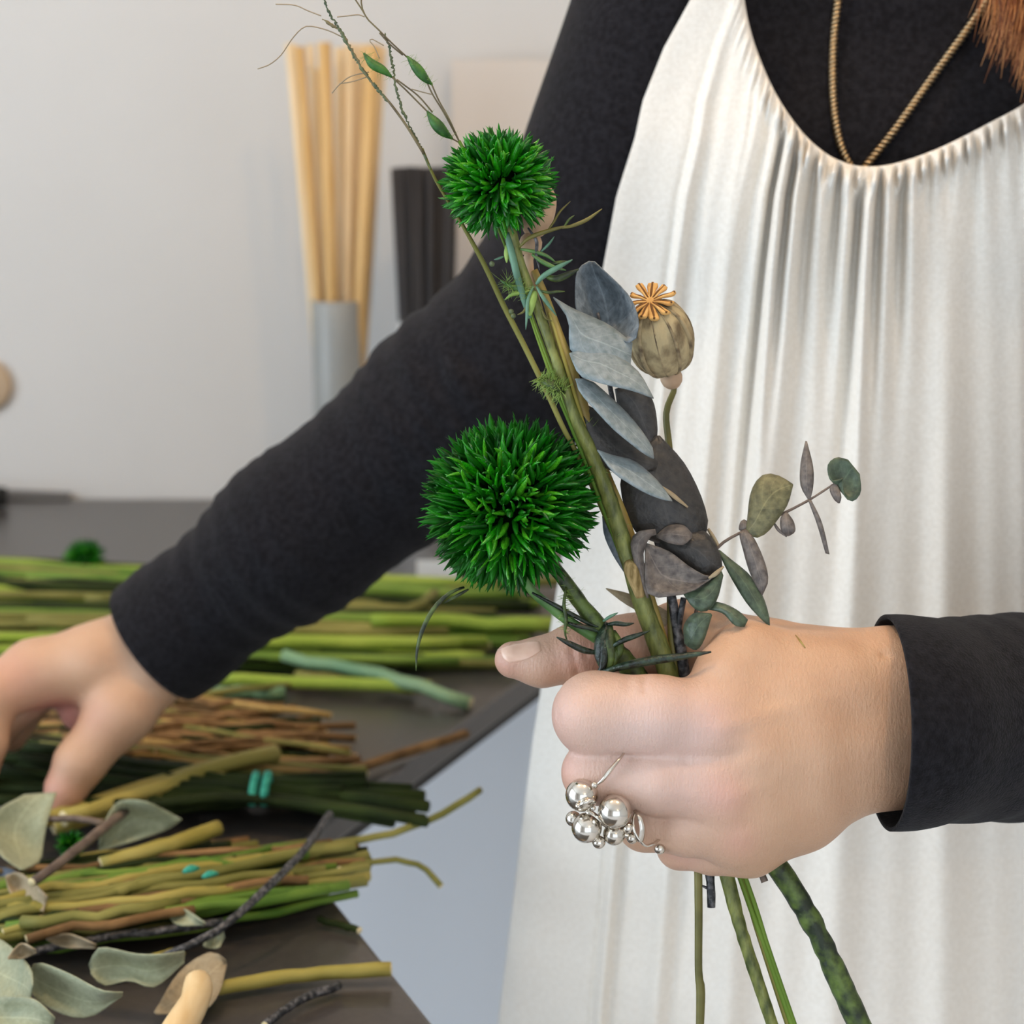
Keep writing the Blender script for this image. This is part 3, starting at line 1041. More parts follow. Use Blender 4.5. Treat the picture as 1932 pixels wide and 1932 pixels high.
# single pleats: neckline x, depth, half width px, length px
for vx, dep, wid, ln in ((1484, .013, 9, 900), (1510, .012, 8, 420), (1545, .008, 9, 330), (1590, .010, 9, 300), (1628, .013, 9, 620), (1664, .012, 9, 520), (1706, .010, 10, 330), (1462, .003, 9, 260), (1440, .0015, 9, 220),
                         (1752, .003, 9, 110), (1790, .003, 10, 120), (1836, .004, 10, 180), (1880, .003, 10, 120), (1916, .004, 10, 180), (1960, .004, 10, 200)):
    a0 = np.interp(vx, ts[100:-100, 0], seg[100:-100])
    wv = wid * (1 + dy / 900)
    prof = -exp(-((a - a0) / wv) ** 2) + .75 * exp(-((a - a0 - 1.9 * wv) / (1.5 * wv)) ** 2)
    disp += dep * prof * (1 - exp(-(dy / 46) ** 2)) * exp(-(dy / ln) ** 2)

disp += .0026 * band * gather + 0.0036 * broad * (1 - exp(-dy / 550)) * np.where(tx < 2050, 1, .4)
disp += -.004 * exp(-dy / 10) + (1 - gather) * .0004 * sin(a / 14.0) * exp(-dy / 400)
d = np.full(x.shape, .96)
for _ in range(6):
    w = WA(x, y, d)
    d += (apron_y(w[..., 0], w[..., 2]) - w[..., 1]) / math.cos(PITCH)
# where the chest or the arm stands further forward, the cloth lies on it
_dd = np.full(x.size, .86)
for _ in range(60):
    v = sdf_chest(WA(x.ravel(), y.ravel(), _dd))
    _dd = np.where(_dd < 1.3, _dd + np.maximum(v, 0) * .9, _dd)
d = smin(d, _dd.reshape(d.shape) - .004, .035) - disp
V = WA(x, y, d)
F = [(i * NT + j, i * NT + j + 1, (i + 1) * NT + j + 1, (i + 1) * NT + j) for i in range(NS - 1) for j in range(NT - 1)]
apron = mesh('apron', V.reshape(-1, 3), F, M['linen'], person, label='cream linen apron gathered along a drawstring neckline')
_md = apron.modifiers.new('thickness', 'SOLIDIFY'); _md.thickness = .0016; _md.offset = -1

# --- copper hair: a cap over the head and long strands in front of one shoulder
hx = XC + .012


def sdf_hair(p):
    d = cap(p, (hx, 1.085, 1.565), (hx, 1.085, 1.60), .086, .088)
    d = smin(d, cap(p, (hx, 1.13, 1.56), (hx, 1.14, 1.32), .07, .06), .04)
    face = cap(p, (hx, .95, 1.46), (hx, .96, 1.55), .07, .075)
    return np.maximum(d, -face)


hr_v, hr_f = surface_nets(sdf_hair, (hx - .13, .95, 1.22), (hx + .13, 1.25, 1.72), .007)
mb = MB()
mb.add(hr_v, hr_f)
for i in range(520):
    u = rng.uniform(0, 1)
    ex = 1862 + 150 * u ** .8 + rng.normal(0, 5)
    ey = 60 + 150 * u + rng.normal(0, 26)
    d = .915 + rng.normal(0, .006)
    top = np.array([hx + .075 + rng.normal(0, .008), 1.05 + rng.normal(0, .01), 1.56 + rng.normal(0, .02)])
    m1 = W(ex + 60 + rng.normal(0, 14), -260 + rng.normal(0, 10), d + .04)
    m2 = W(ex + 16 + rng.normal(0, 9), ey - 130, d + .006)
    e = W(ex - 10 + rng.normal(0, 14), ey, d)
    r = rng.uniform(.00012, .00034)
    Vt, Ft, Ct = tube_vf([top, m1, m2, e], [r, r, r, r * .25], 4, 14)
    mb.add(Vt, Ft + Ct, int(rng.integers(0, 3)))
hair = mb.build('hair', [M['hair'], M['hairdark'], M['hairlight']], person, label='long copper hair falling over one shoulder')
hair['kind'] = 'stuff'

# --- necklace: two twisted cords running under the apron
neck = empty('necklace', W(1614, 312, .955), 'thin pale gold rope chain necklace hanging over the black top', 'necklace')


def shirt_d(px, py):
    return hit(sdf_shirt, px, py, .86, 1.2)


for pts in ([(1592, -120), (1583, -20), (1574, 60), (1571, 130), (1573, 200), (1582, 260), (1596, 300), (1612, 326)],
            [(1925, -90), (1858, 8), (1812, 74), (1768, 134), (1724, 196), (1680, 256), (1644, 300), (1622, 330)]):
    c = catmull(np.array(pts, float), 90)
    P = np.array([W(x, y, min(shirt_d(x, y), 1.05) - .0022) for x, y in c])
    for k in range(2):                       # smooth the lie of the chain
        P[1:-1] = (P[:-2] + 2 * P[1:-1] + P[2:]) / 4
    P = catmull(P, 420)
    tn = np.gradient(P, axis=0); tn /= np.linalg.norm(tn, axis=1)[:, None]
    u = np.cross(tn, FWD); u /= np.linalg.norm(u, axis=1)[:, None]
    w = np.cross(tn, u)
    mb = MB()
    for s in (0, 1):
        ph = np.arange(len(P)) * .40 + s * math.pi
        Q = P + .0013 * (np.cos(ph)[:, None] * u + np.sin(ph)[:, None] * w)
        Vt, Ft, Ct = tube_vf(Q, .00088, 6)
        mb.add(Vt, Ft + Ct)
    mb.build('chain', M['gold'], neck)

# ------------------------------------------------------------------ silver bead ring on the middle finger
ring = empty('bead_ring', B(1120, 1600, -40), 'chunky silver ring with round bead cluster on the middle finger', 'ring')
for x, y, z, r in ((1098, 1500, -42, 31), (1160, 1531, -62, 31.5), (1107, 1562, -40, 28.5), (1082, 1545, -10, 15), (1130, 1589, -38, 12.5), (1159, 1574, -34, 21),
                   (1185, 1562, -40, 11), (1193, 1581, -34, 11), (1245, 1601, -4, 11), (1122, 1481, -66, 6.5), (1091, 1521, -76, 6), (1119, 1525, -70, 5)):
    V, F = sphere_vf(B(x, y, z), r / 5000.0, 24, 16)
    mesh('bead', V, F, M['silver'], ring)
tube('band', [B(1122, 1482, -62), B(1136, 1472, -68), B(1152, 1452, -66), B(1172, 1428, -52), B(1180, 1418, -10), B(1176, 1420, 60)], np.array([3, 7, 8.5, 5, 4, 4]) / 5000, M['silver'], ring, k=10, n=24, flat=.55)
tube('band', [B(1198, 1530, -30), B(1206, 1540, -48), B(1212, 1562, -50), B(1208, 1586, -44), B(1198, 1572, -46), B(1194, 1550, -42), B(1198, 1534, -34)], np.array([4, 5, 6, 6, 5, 5, 4]) / 5000, M['silver'], ring, k=10, n=40, flat=.6)
tube('band', [B(1206, 1584, -44), B(1218, 1595, -34), B(1232, 1592, -26), B(1244, 1584, -10)], np.array([5, 5, 4, 3]) / 5000, M['silver'], ring, k=10, n=20, flat=.6)
tube('leaf_ornament', [B(1092, 1522, -76), B(1102, 1514, -80), B(1114, 1510, -76), B(1122, 1514, -66)], np.array([4, 9, 9, 4]) / 5000, M['silver'], ring, k=10, n=16, flat=.6)
tube('band', [B(1108, 1530, -40), B(1124, 1542, -44), B(1140, 1552, -40), B(1170, 1572, -36), B(1196, 1578, -34)], np.array([7, 7, 7, 6, 5]) / 5000, M['silver'], ring, k=8, n=20)

# ------------------------------------------------------------------ spiky green flower heads
def blade_mesh(name, mats):
    """one pointed bract along +z, unit long"""
    prof = [(0.0, .05), (.4, .085), (.72, .060), (.9, .026)]
    V, F = [], []
    for t, w in prof:
        bend = .10 * t * t
        V += [(-w, bend, t), (0, bend - w * .75, t), (w, bend, t), (0, bend + w * .35, t)]
    V.append((0, .12, 1.0))
    for i in range(3):
        for j in range(4):
            a, b2 = i * 4 + j, i * 4 + (j + 1) % 4
            F.append((a, b2, b2 + 4, a + 4))
    for j in range(4):
        F.append((12 + j, 12 + (j + 1) % 4, 16))
    me = bpy.data.meshes.new(name)
    me.from_pydata(V, [], F)
    for m in mats: me.materials.append(m)
    me.polygons.foreach_set('use_smooth', [True] * len(me.polygons))
    return me, np.array(V), F


def green_material(i):
    c = [((10, 96, 4), (40, 160, 12)), ((6, 72, 2), (22, 126, 6)), ((34, 124, 8), (96, 190, 40)), ((4, 58, 4), (12, 100, 10))][i]
    return material('emerald_bract_tone', srgb(*c[0]), srgb(*c[1]), rough=(.3, .42, .3, .4)[i], scale=30, spec=.55)


BRACTS = [blade_mesh('bract', [green_material(i)]) for i in range(4)]


def flower_head(parent, c, rad, squash, blen, bwid, n_obj, n_stuff, axis, core=.5):
    """300 outer bracts as pieces, the rest and the core as one mass; axis: where the stem enters"""
    mb = MB()
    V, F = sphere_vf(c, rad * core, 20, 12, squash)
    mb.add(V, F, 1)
    axis = np.array(axis) / np.linalg.norm(axis)
    tot = n_obj + n_stuff
    golden = math.pi * (3 - math.sqrt(5))
    dirs = []
    for i in range(tot):
        zz = 1 - 2 * (i + .5) / tot
        rr = math.sqrt(1 - zz * zz)
        dirs.append((rr * math.cos(i * golden), rr * math.sin(i * golden), zz))
    dirs = np.array(dirs)
    dirs = dirs + rng.normal(0, .07, dirs.shape)
    dirs /= np.linalg.norm(dirs, axis=1)[:, None]
    dirs = dirs[dirs @ axis < .93]
    # tufts: bracts lean towards shared centres, as in the real head
    tc = rng.normal(0, 1, (70, 3)); tc /= np.linalg.norm(tc, axis=1)[:, None]
    order = np.argsort(dirs @ FWD + rng.normal(0, .12, len(dirs)))
    sq = np.array(squash)
    for rank, i in enumerate(order):
        n = dirs[i]
        k = np.argmax(tc @ n)
        aim = n + .28 * (tc[k] - n) * rng.uniform(.2, 1.4) + rng.normal(0, .26, 3) + .10 * np.array([0, 0, 1]) * rng.uniform(-.3, 1)
        aim /= np.linalg.norm(aim)
        ln = blen * rng.uniform(.62, 1.22)
        tip = rad * rng.uniform(.90, 1.03)
        base = c + n * (tip - ln) * sq
        z = Vector(aim)
        rot = z.to_track_quat('Z', 'Y').to_matrix().to_4x4() @ Matrix.Rotation(rng.uniform(0, 6.28), 4, 'Z')
        w = bwid * rng.uniform(.8, 1.35) / .085 / 2
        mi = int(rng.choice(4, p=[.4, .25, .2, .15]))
        if rank < n_obj:
            o = bpy.data.objects.new('bract', BRACTS[mi][0])
            COL.objects.link(o)
            o.parent = parent
            o.matrix_local = Matrix.Translation(Vector(base - ORIGIN[parent.name])) @ rot @ Matrix.Diagonal((w, w, ln, 1))
        else:
            mt = np.array(rot.to_3x3())
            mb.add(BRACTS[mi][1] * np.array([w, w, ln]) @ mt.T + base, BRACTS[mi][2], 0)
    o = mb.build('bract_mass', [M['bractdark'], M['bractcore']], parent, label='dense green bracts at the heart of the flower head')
    o['kind'] = 'stuff'


def bstem(parent, pts, mats, k=10, n=40, name='stem', capmat=0, bump=0.0):
    P = [B(x, y, z) for x, y, z, r in pts]
    R = [r / 5000.0 for x, y, z, r in pts]
    PR = catmull(np.hstack([np.array(P), np.array(R)[:, None]]), n)
    if bump:
        PR[:, 3] *= 1 + rng.normal(0, bump, n)
    return tube(name, PR[:, :3], np.maximum(PR[:, 3], 1e-4), mats, parent, k=k, capmat=capmat)


def needle(parent, pts, wid, mat, flat=.7, name='leaf', n=14, k=6):
    """narrow pointed leaf along a bent line; wid px at its widest"""
    P = np.array([B(*p) for p in pts])
    P = catmull(P, n)
    s = np.linspace(0, 1, n)
    R = wid / 2 / 5000.0 * np.maximum(np.sin(np.pi * np.clip(s * .82 + .14, 0, 1)) ** .8, .06)
    return tube(name, P, R, mat, parent, k=k, flat=flat)


def hairs(parent, centre_pts, length, count, mat, name='hairs', r=.00010, spread=1.0):
    mb = MB()
    P = catmull(np.array([B(*p) for p in centre_pts]), 60)
    tn = np.gradient(P, axis=0); tn /= np.linalg.norm(tn, axis=1)[:, None]
    for _ in range(count):
        i = rng.integers(2, 58)
        v = rng.normal(0, 1, 3); v -= tn[i] * (v @ tn[i]); v /= np.linalg.norm(v)
        v = v + spread * .5 * tn[i] * rng.uniform(-1, 1)
        e = P[i] + v * length * rng.uniform(.6, 1.2)
        V, F, C = tube_vf([P[i], (P[i] + e) / 2 + rng.normal(0, length * .06, 3), e], [r * 1.5, r, r * .3], 3)
        mb.add(V, F + C)
    o = mb.build(name, mat, parent)
    o['kind'] = 'stuff'
    return o


big = empty('spiky_green_flower', B(1620, 1932, 110), 'large round spiky emerald flower head held just above the thumb', 'flower', 'spiky green flowers in the bouquet')
BC = B(962, 953, 70)
flower_head(big, BC, 180 / 5000., (1, 1, 1), .0152, .0024, 300, 1000, B(1080, 1100, 110) - BC)
bstem(big, [(1010, 1020, 75, 12), (1064, 1094, 78, 13), (1098, 1142, 84, 15), (1132, 1186, 92, 18), (1160, 1230, 100, 22), (1200, 1275, 108, 22), (1300, 1420, 112, 22), (1400, 1560, 112, 22), (1470, 1640, 108, 22),
            (1535, 1746, 100, 22), (1580, 1842, 95, 22), (1640, 1975, 90, 23)], [M['stemdark'], M['pith']], n=70, capmat=1, bump=.05)
bstem(big, [(985, 1080, 60, 8), (1004, 1114, 62, 9), (1040, 1146, 66, 10), (1074, 1172, 72, 10), (1108, 1194, 80, 10), (1142, 1216, 90, 10)], M['needlegreen'], n=24, name='side_shoot')
needle(big, [(1004, 1118, 55), (1048, 1142, 58), (1088, 1164, 66), (1120, 1180, 74), (1146, 1184, 84)], 15, M['needle'], .6)
needle(big, [(876, 1108, 60), (850, 1118, 55), (820, 1146, 50), (798, 1186, 48), (787, 1226, 46), (785, 1266, 46)], 11, M['stemdark'], .8)
needle(big, [(884, 1112, 60), (862, 1124, 56), (838, 1138, 54)], 8, M['stemdark'], .8)
needle(big, [(1068, 1108, 66), (1064, 1140, 60), (1068, 1168, 60), (1066, 1194, 64), (1072, 1214, 66)], 20, M['stemdark'], .4)
needle(big, [(1146, 1176, 74), (1134, 1204, 60), (1132, 1240, 54), (1146, 1278, 58)], 26, M['needle'], .6)
needle(big, [(1150, 1178, 70), (1150, 1214, 52), (1152, 1246, 48), (1142, 1272, 48)], 22, M['stemdark'], .6)
needle(big, [(1140, 1186, 66), (1140, 1230, 48), (1136, 1260, 44), (1122, 1281, 46)], 18, M['needle'], .7)
needle(big, [(1158, 1190, 70), (1170, 1220, 56), (1164, 1250, 50)], 18, M['stemdark'], .6)
needle(big, [(1128, 1232, 64), (1100, 1226, 56), (1074, 1214, 50), (1050, 1202, 48)], 17, M['needle'], .8)
needle(big, [(1130, 1192, 66), (1108, 1184, 58), (1086, 1180, 56), (1066, 1172, 60)], 12, M['needle'], .8)
needle(big, [(1150, 1222, 52), (1176, 1208, 44), (1204, 1198, 40), (1226, 1190, 40)], 14, M['needle'], .8)
needle(big, [(1146, 1178, 68), (1162, 1176, 60), (1180, 1178, 58), (1196, 1176, 60)], 12, M['needle'], .8)
needle(big, [(1138, 1172, 70), (1150, 1164, 64), (1166, 1156, 62)], 9, M['needleteal'], .8)
needle(big, [(1136, 1268, 40), (1180, 1256, 24), (1230, 1246, 10), (1290, 1238, -6), (1342, 1230, -18)], 22, M['needle'], .8, n=22)
needle(big, [(1154, 1210, 60), (1164, 1236, 50), (1158, 1258, 48)], 16, M['stemdark'], .4)
hairs(big, [(1064, 1094, 78), (1098, 1142, 84), (1132, 1186, 92)], .0044, 90, M['fuzz'])
hairs(big, [(1068, 1112, 62), (1066, 1150, 62), (1070, 1200, 66)], .0032, 70, M['fuzz'])

small = empty('spiky_green_flower', B(1450, 1940, 110), 'smaller spiky emerald flower head topping the tall stem', 'flower', 'spiky green flowers in the bouquet')
SCN = B(940, 346, 10)
flower_head(small, SCN, 118 / 5000., (1, 1, .9), .0126, .0025, 300, 400, B(965, 450, 40) - SCN, core=.45)
bstem(small, [(952, 400, 20, 12), (966, 450, 24, 13), (984, 505, 24, 10), (1006, 560, 24, 9.5), (1030, 626, 24, 9.5), (1057, 703, 26, 10), (1088, 795, 34, 12), (1116, 855, 46, 14), (1144, 925, 60, 15), (1172, 1010, 76, 17),
              (1194, 1080, 86, 18), (1216, 1150, 98, 20), (1256, 1258, 112, 20), (1320, 1460, 116, 18), (1372, 1655, 110, 15), (1400, 1760, 104, 13), (1466, 1960, 98, 12)], [M['stem'], M['pith']], n=110, capmat=1, bump=.03)
bstem(small, [(1188, 1062, 74, 12), (1192, 1074, 66, 16), (1198, 1090, 70, 15), (1208, 1125, 82, 10)], M['node'], n=14, name='node')
bstem(small, [(956, 440, 14, 6), (966, 480, 12, 7), (978, 530, 12, 7), (990, 570, 14, 6), (1000, 600, 18, 4)], M['needleteal'], n=20, name='side_shoot')
# narrow leaves on the tall stem: (line, width, material)
for pts, wd, m in (
        ([(980, 466, 10), (1000, 448, 4), (1040, 434, 0), (1076, 425, 0)], 12, 'stemolive'),
        ([(1060, 430, 0), (1080, 426, -2), (1108, 414, -4), (1136, 394, -8)], 10, 'stemolive'),
        ([(1030, 440, 0), (1044, 420, 0), (1056, 400, 4), (1076, 380, 6)], 6, 'stemolive'),
        ([(1064, 428, 0), (1074, 414, -2), (1084, 406, -4)], 6, 'stemdark'),
        ([(982, 470, 14), (1004, 474, 8), (1030, 482, 6), (1050, 496, 6)], 10, 'needlegreen'),
        ([(1004, 480, 8), (1024, 494, 4), (1046, 504, 2), (1068, 510, 4)], 12, 'needlegreen'),
        ([(1012, 536, 6), (1024, 522, -2), (1050, 506, -8), (1080, 490, -12)], 14, 'needleteal'),
        ([(1028, 520, 4), (1050, 526, 0), (1076, 516, -2), (1092, 508, -4)], 18, 'stemdark'),
        ([(1036, 500, 6), (1056, 496, 4), (1078, 494, 2)], 12, 'stemdark'),
        ([(1012, 540, 8), (1024, 560, 0), (1034, 574, -2), (1050, 596, -4)], 9, 'needleteal'),
        ([(1016, 548, 8), (1036, 552, 2), (1052, 550, 0), (1066, 550, 0)], 8, 'stemdark'),
        ([(1006, 540, 12), (996, 566, 4), (994, 596, 0), (992, 622, 2)], 8, 'needleteal'),
        ([(996, 572, 6), (988, 588, 4), (976, 594, 4)], 6, 'stemolive'),
        ([(1010, 550, 14), (1002, 572, 10), (1000, 596, 10)], 22, 'fuzz'),
        ([(960, 456, 20), (956, 476, 16), (956, 496, 16)], 12, 'fuzz'),
        ([(996, 430, 12), (1012, 454, 6), (1012, 480, 6), (1018, 510, 8)], 8, 'stemblue'),
        ([(1006, 556, 20), (980, 546, 16), (956, 536, 14), (944, 528, 14)], 13, 'needlegreen'),
        ([(1004, 548, 20), (984, 552, 14), (966, 556, 12), (952, 566, 14)], 11, 'fuzz'),
        ([(950, 484, 20), (940, 488, 18), (932, 490, 18)], 6, 'needleteal'),
        ([(1020, 476, 8), (1036, 460, 2), (1046, 446, 0)], 7, 'needleteal'),
        ([(1022, 584, 10), (1030, 600, 8), (1042, 606, 6)], 6, 'stemolive')):
    needle(small, pts, wd, M[m], .8)
hairs(small, [(1004, 556, 18), (976, 544, 14), (950, 532, 14)], .0058, 110, M['fuzz'], spread=2)
hairs(small, [(1196, 1080, 86), (1150, 935, 60), (1100, 790, 36)], .0048, 60, M['fuzz'])

# golden dry stem beside the tall green one
gold = empty('dry_stem', B(1420, 1700, 118), 'straight golden dry flower stem running beside the tall green stem', 'stem')
bstem(gold, [(1008, 510, 40, 7), (1029, 560, 38, 8), (1052, 630, 36, 11), (1078, 703, 38, 13), (1106, 792, 48, 13), (1136, 880, 66, 11), (1180, 990, 88, 12), (1226, 1130, 106, 11), (1266, 1260, 118, 10), (1350, 1540, 120, 9), (1384, 1655, 114, 9)], [M['stemgold'], M['pith']], k=7, n=60, capmat=1)
bstem(gold, [(1036, 590, 26, 3), (1060, 664, 22, 4), (1084, 742, 24, 4), (1104, 808, 36, 3)], M['t_yellow'], n=20, name='split_strand', k=6)

# fuzzy bud on a hair-thin stem
bud = empty('fuzzy_bud', B(1505, 1940, 120), 'small fuzzy lime bud on a thin stem beside the tall green stem', 'bud')
bstem(bud, [(1000, 596, 26, 2.5), (1012, 634, 24, 2.5), (1032, 690, 22, 3), (1044, 726, 22, 3), (1062, 770, 26, 3), (1090, 836, 40, 4), (1150, 990, 80, 5), (1210, 1150, 106, 5), (1262, 1262, 122, 5), (1390, 1640, 116, 5), (1440, 1780, 108, 6), (1500, 1950, 100, 6)], M['t_green'], k=6, n=70)
V, F, C = tube_vf(catmull(np.array([B(1018, 712, 16), B(1040, 726, 12), B(1066, 742, 16)]), 12), .0001 + .0028 * np.sin(np.pi * np.linspace(.08, .95, 12)), 10, flat=.8)
mesh('bud', V, F + C, M['stemdark'], bud)
hairs(bud, [(1018, 712, 14), (1040, 726, 10), (1066, 742, 14)], .0058, 260, M['fuzz'], r=.00013)

# ------------------------------------------------------------------ grasses
def zigzag(parent, pts, wid, mat, amp, name='spike', n=90):
    """bumpy seed spike"""
    P = catmull(np.array([B(*p) for p in pts]), n)
    tn = np.gradient(P, axis=0); tn /= np.linalg.norm(tn, axis=1)[:, None]
    u = np.cross(tn, FWD); u /= np.linalg.norm(u, axis=1)[:, None]
    ph = np.arange(n)
    P = P + u * (amp / 5000.0 * rng.uniform(-1, 1, n))[:, None]
    R = wid / 2 / 5000.0 * rng.uniform(.45, 1.45, n)
    R[-3:] *= .6; R[:3] *= .6
    return tube(name, P, R, mat, parent, k=5)


g1 = empty('finger_grass', B(1470, 1940, 105), 'tall dark green finger grass with bumpy seed spikes leaning left above the flowers', 'grass')
bstem(g1, [(796, 280, 10, 3), (822, 340, 14, 3), (870, 420, 20, 3.5), (914, 500, 22, 5), (950, 576, 22, 5.5), (990, 654, 24, 5.5), (1034, 744, 26, 5.5), (1062, 806, 34, 5), (1100, 880, 70, 5), (1170, 1040, 100, 5), (1250, 1250, 122, 5), (1392, 1640, 118, 5), (1430, 1760, 110, 5), (1475, 1900, 104, 5), (1490, 1945, 102, 5)], M['t_olive'], k=7, n=90)
bstem(g1, [(722, 178, 0, 2), (740, 200, 0, 2.5), (766, 236, 2, 2.5), (800, 290, 8, 3)], M['grassbrown'], n=12, k=6, name='stalk')
zigzag(g1, [(606, -30, 0), (616, 14, 0), (632, 42, 0), (652, 76, 0), (676, 120, 0), (706, 160, 0), (734, 194, 0)], 5.5, M['grass'], 1.6)
zigzag(g1, [(608, 36, 0), (630, 50, 0), (644, 62, 0), (662, 92, 0), (690, 140, 0), (714, 172, 0)], 5, M['grassbrown'], 1.2, n=50)
zigzag(g1, [(726, 62, 4), (736, 96, 4), (742, 130, 4), (748, 170, 4), (764, 220, 6), (790, 270, 8), (812, 320, 10)], 5, M['grass'], 1.8)
for p in ((928, 498), (964, 588), (968, 596)):
    V, F = sphere_vf(B(p[0], p[1], 20), .0011, 8, 6)
    mesh('node', V, F, M['grass'], g1)

g2 = empty('oat_grass', B(1505, 1945, 108), 'thin oat grass with three plump green spikelets and long awns', 'grass')
bstem(g2, [(866, 266, 16, 3.5), (884, 300, 20, 3.5), (920, 380, 40, 3), (990, 560, 60, 3), (1080, 800, 80, 4), (1180, 1060, 108, 4), (1256, 1256, 126, 4), (1404, 1650, 116, 5), (1450, 1790, 108, 5), (1505, 1950, 100, 5)], M['t_green'], k=6, n=60)
for pts in ([(868, 270, 16), (846, 222, 10), (828, 190, 8), (814, 158, 6)], [(866, 266, 16), (838, 214, 10), (816, 178, 8), (804, 152, 4)], [(868, 270, 16), (854, 262, 12)],
            [(740, 146, 2), (764, 168, 4), (790, 194, 6), (808, 212, 6)],
            [(816, 212, 8), (790, 182, 6), (762, 160, 4), (748, 150, 2)], [(768, 108, 2), (740, 82, 0), (712, 54, 0), (692, 34, 0), (682, 10, 0), (682, -20, 0)], [(692, 34, 0), (680, 14, 0), (664, -10, 0)],
            [(760, 104, 2), (736, 84, 0), (716, 62, 0)]):
    bstem(g2, [(x, y, z, 1.6) for x, y, z in pts], M['grassbrown'], n=14, k=5, name='branch')
for pts, wd in (([(768, 106, 2), (786, 128, 0), (802, 148, 2), (816, 160, 6)], 25), ([(686, 100, 0), (702, 120, 0), (722, 132, 0), (740, 146, 2)], 24), ([(806, 210, 6), (820, 230, 6), (836, 248, 8), (854, 262, 12)], 29)):
    P = catmull(np.array([B(*p) for p in pts]), 14)
    V, F, C = tube_vf(P, wd / 2 / 5000. * np.sin(np.pi * np.linspace(.05, .95, 14)) ** 1.2 + .0002, 10, flat=.7)
    sp = mesh('spikelet', V, F + C, M['spikelet'], g2, label='plump green spikelet')
    hairs(g2, pts, .0036, 60, M['fuzz'], r=.00007)
for pts in ([(646, 70, 0), (620, 58, 2), (590, 50, 4), (572, 52, 6), (552, 72, 8), (530, 104, 10), (508, 122, 12), (486, 130, 14)], [(606, 30, 0), (580, 20, 4), (556, 10, 8), (520, 8, 12)], [(688, 32, 0), (676, 28, 0), (656, 30, 0), (636, 32, 0)],
            [(814, 178, 6), (798, 174, 6), (776, 168, 4)], [(716, 110, 0), (706, 88, 0), (698, 78, 0), (702, 74, 0), (724, 86, 0)], [(690, 146, 2), (664, 154, 4), (640, 158, 6)], [(696, 136, 2), (662, 144, 4), (640, 160, 6), (626, 176, 8)]):
    bstem(g2, [(x, y, z, 1.1) for x, y, z in pts], M['awn'], n=20, k=4, name='awn')

# ------------------------------------------------------------------ poppy pods
def poppy(root, c, axis, rx, ry, mats, crown=True, ribs=9):
    axis = np.array(axis) / np.linalg.norm(axis)
    prof = [(.10, -1.0), (.34, -.96), (.62, -.82), (.84, -.58), (.97, -.26), (1.0, .06), (.95, .38), (.82, .64), (.60, .84), (.36, .95), (.2, 1.0)]
    V, F = lathe_vf([(r * rx, t * ry) for r, t in catmull(np.array([(r, t, 0) for r, t in prof]), 30)[:, :2]], c, axis, 54, .022, ribs)
    mesh('capsule', V, F, mats[0], root)
    if crown:
        u = np.cross(axis, (0, 0, 1.0)); u /= np.linalg.norm(u)
        w = np.cross(axis, u)
        pr = catmull(np.array([(r, t, 0) for r, t in prof]), 18)
        for k in range(ribs + 2):
            a = 2 * math.pi * k / (ribs + 2) + .35
            e = math.cos(a) * u + math.sin(a) * w
            P = [c + e * (r * rx * .985) + axis * t * ry for r, t, _ in pr[1:-1]]
            tube('seam', P, (.0005 + .0003 * (k % 3)) * np.sin(np.pi * np.linspace(.12, .9, 16)) + .0001, M['podseam'], root, k=5)
    V, F = lathe_vf([(.0010, -.0052), (.0028, -.0046), (.0040, -.0030), (.0045, -.0008), (.0042, .0014), (.0032, .0030), (.0022, .0042)], c - axis * (ry + .0022), axis, 24)
    mesh('collar', V, F, mats[1], root)
    if not crown: return
    cc = c + axis * (ry + .0012)
    axis = axis - .55 * FWD
    axis = axis / np.linalg.norm(axis)
    u = np.cross(axis, (0, 0, 1.0)); u /= np.linalg.norm(u)
    w = np.cross(axis, u)
    V, F = lathe_vf([(.0022, -.002), (.003, -.0006), (.0032, .0006), (.0012, .001)], cc, axis, 18)
    cr = mesh('crown', V, F, M['crown'], root, label='amber star-shaped crown')
    for k in range(11):
        a = 2 * math.pi * k / 11 + .2
        e = math.cos(a) * u + math.sin(a) * w
        L_ = .0094 * (1 + .08 * math.sin(k * 2.3))
        P = [cc + e * .0012, cc + e * L_ * .5 + axis * .0004, cc + e * L_ * .85 - axis * .0002, cc + e * L_ + axis * .0004]
        tube('crown_ray', P, [.0012, .0015, .0022, .0018], M['crown'], cr, k=8, n=10, flat=.45)
        tube('crown_ridge', [q + axis * .0006 for q in P], [.00035, .0005, .00055, .0005], M['crownrib'], cr, k=5, n=8)


pp = empty('poppy_pod', B(1322, 1940, 110), 'plump mottled poppy seed pod with an amber star crown beside eucalyptus leaves', 'seed pod', 'poppy pods in the bouquet')
PC = B(1246, 638, 152)
PAX = B(1224, 558, 98) - PC
poppy(pp, PC, PAX, .0130, .0158, (M['pod'], M['podtan']))
_b = PC - PAX / np.linalg.norm(PAX) * .0203
_pts = [_b, _b - PAX / np.linalg.norm(PAX) * .004, B(1257, 780, 208), B(1263, 850, 200), B(1268, 960, 176), B(1264, 1090, 140), B(1264, 1150, 128), B(1270, 1230, 122), B(1290, 1400, 118), B(1314, 1600, 112), B(1318, 1700, 108), B(1318, 1830, 104), B(1322, 1870, 102), B(1320, 1960, 98)]
tube('stem', _pts, np.array([6, 6, 6.5, 7, 7, 6, 6, 8, 8, 8, 8, 7.5, 9, 7.5]) / 5000., [M['stemolive'], M['pith']], pp, k=10, n=90, capmat=1)
p2 = empty('poppy_pod', B(1014, 560, 60), 'narrow tan poppy pod half hidden behind the smaller green flower', 'seed pod', 'poppy pods in the bouquet')
PC2 = B(1016, 398, 60)
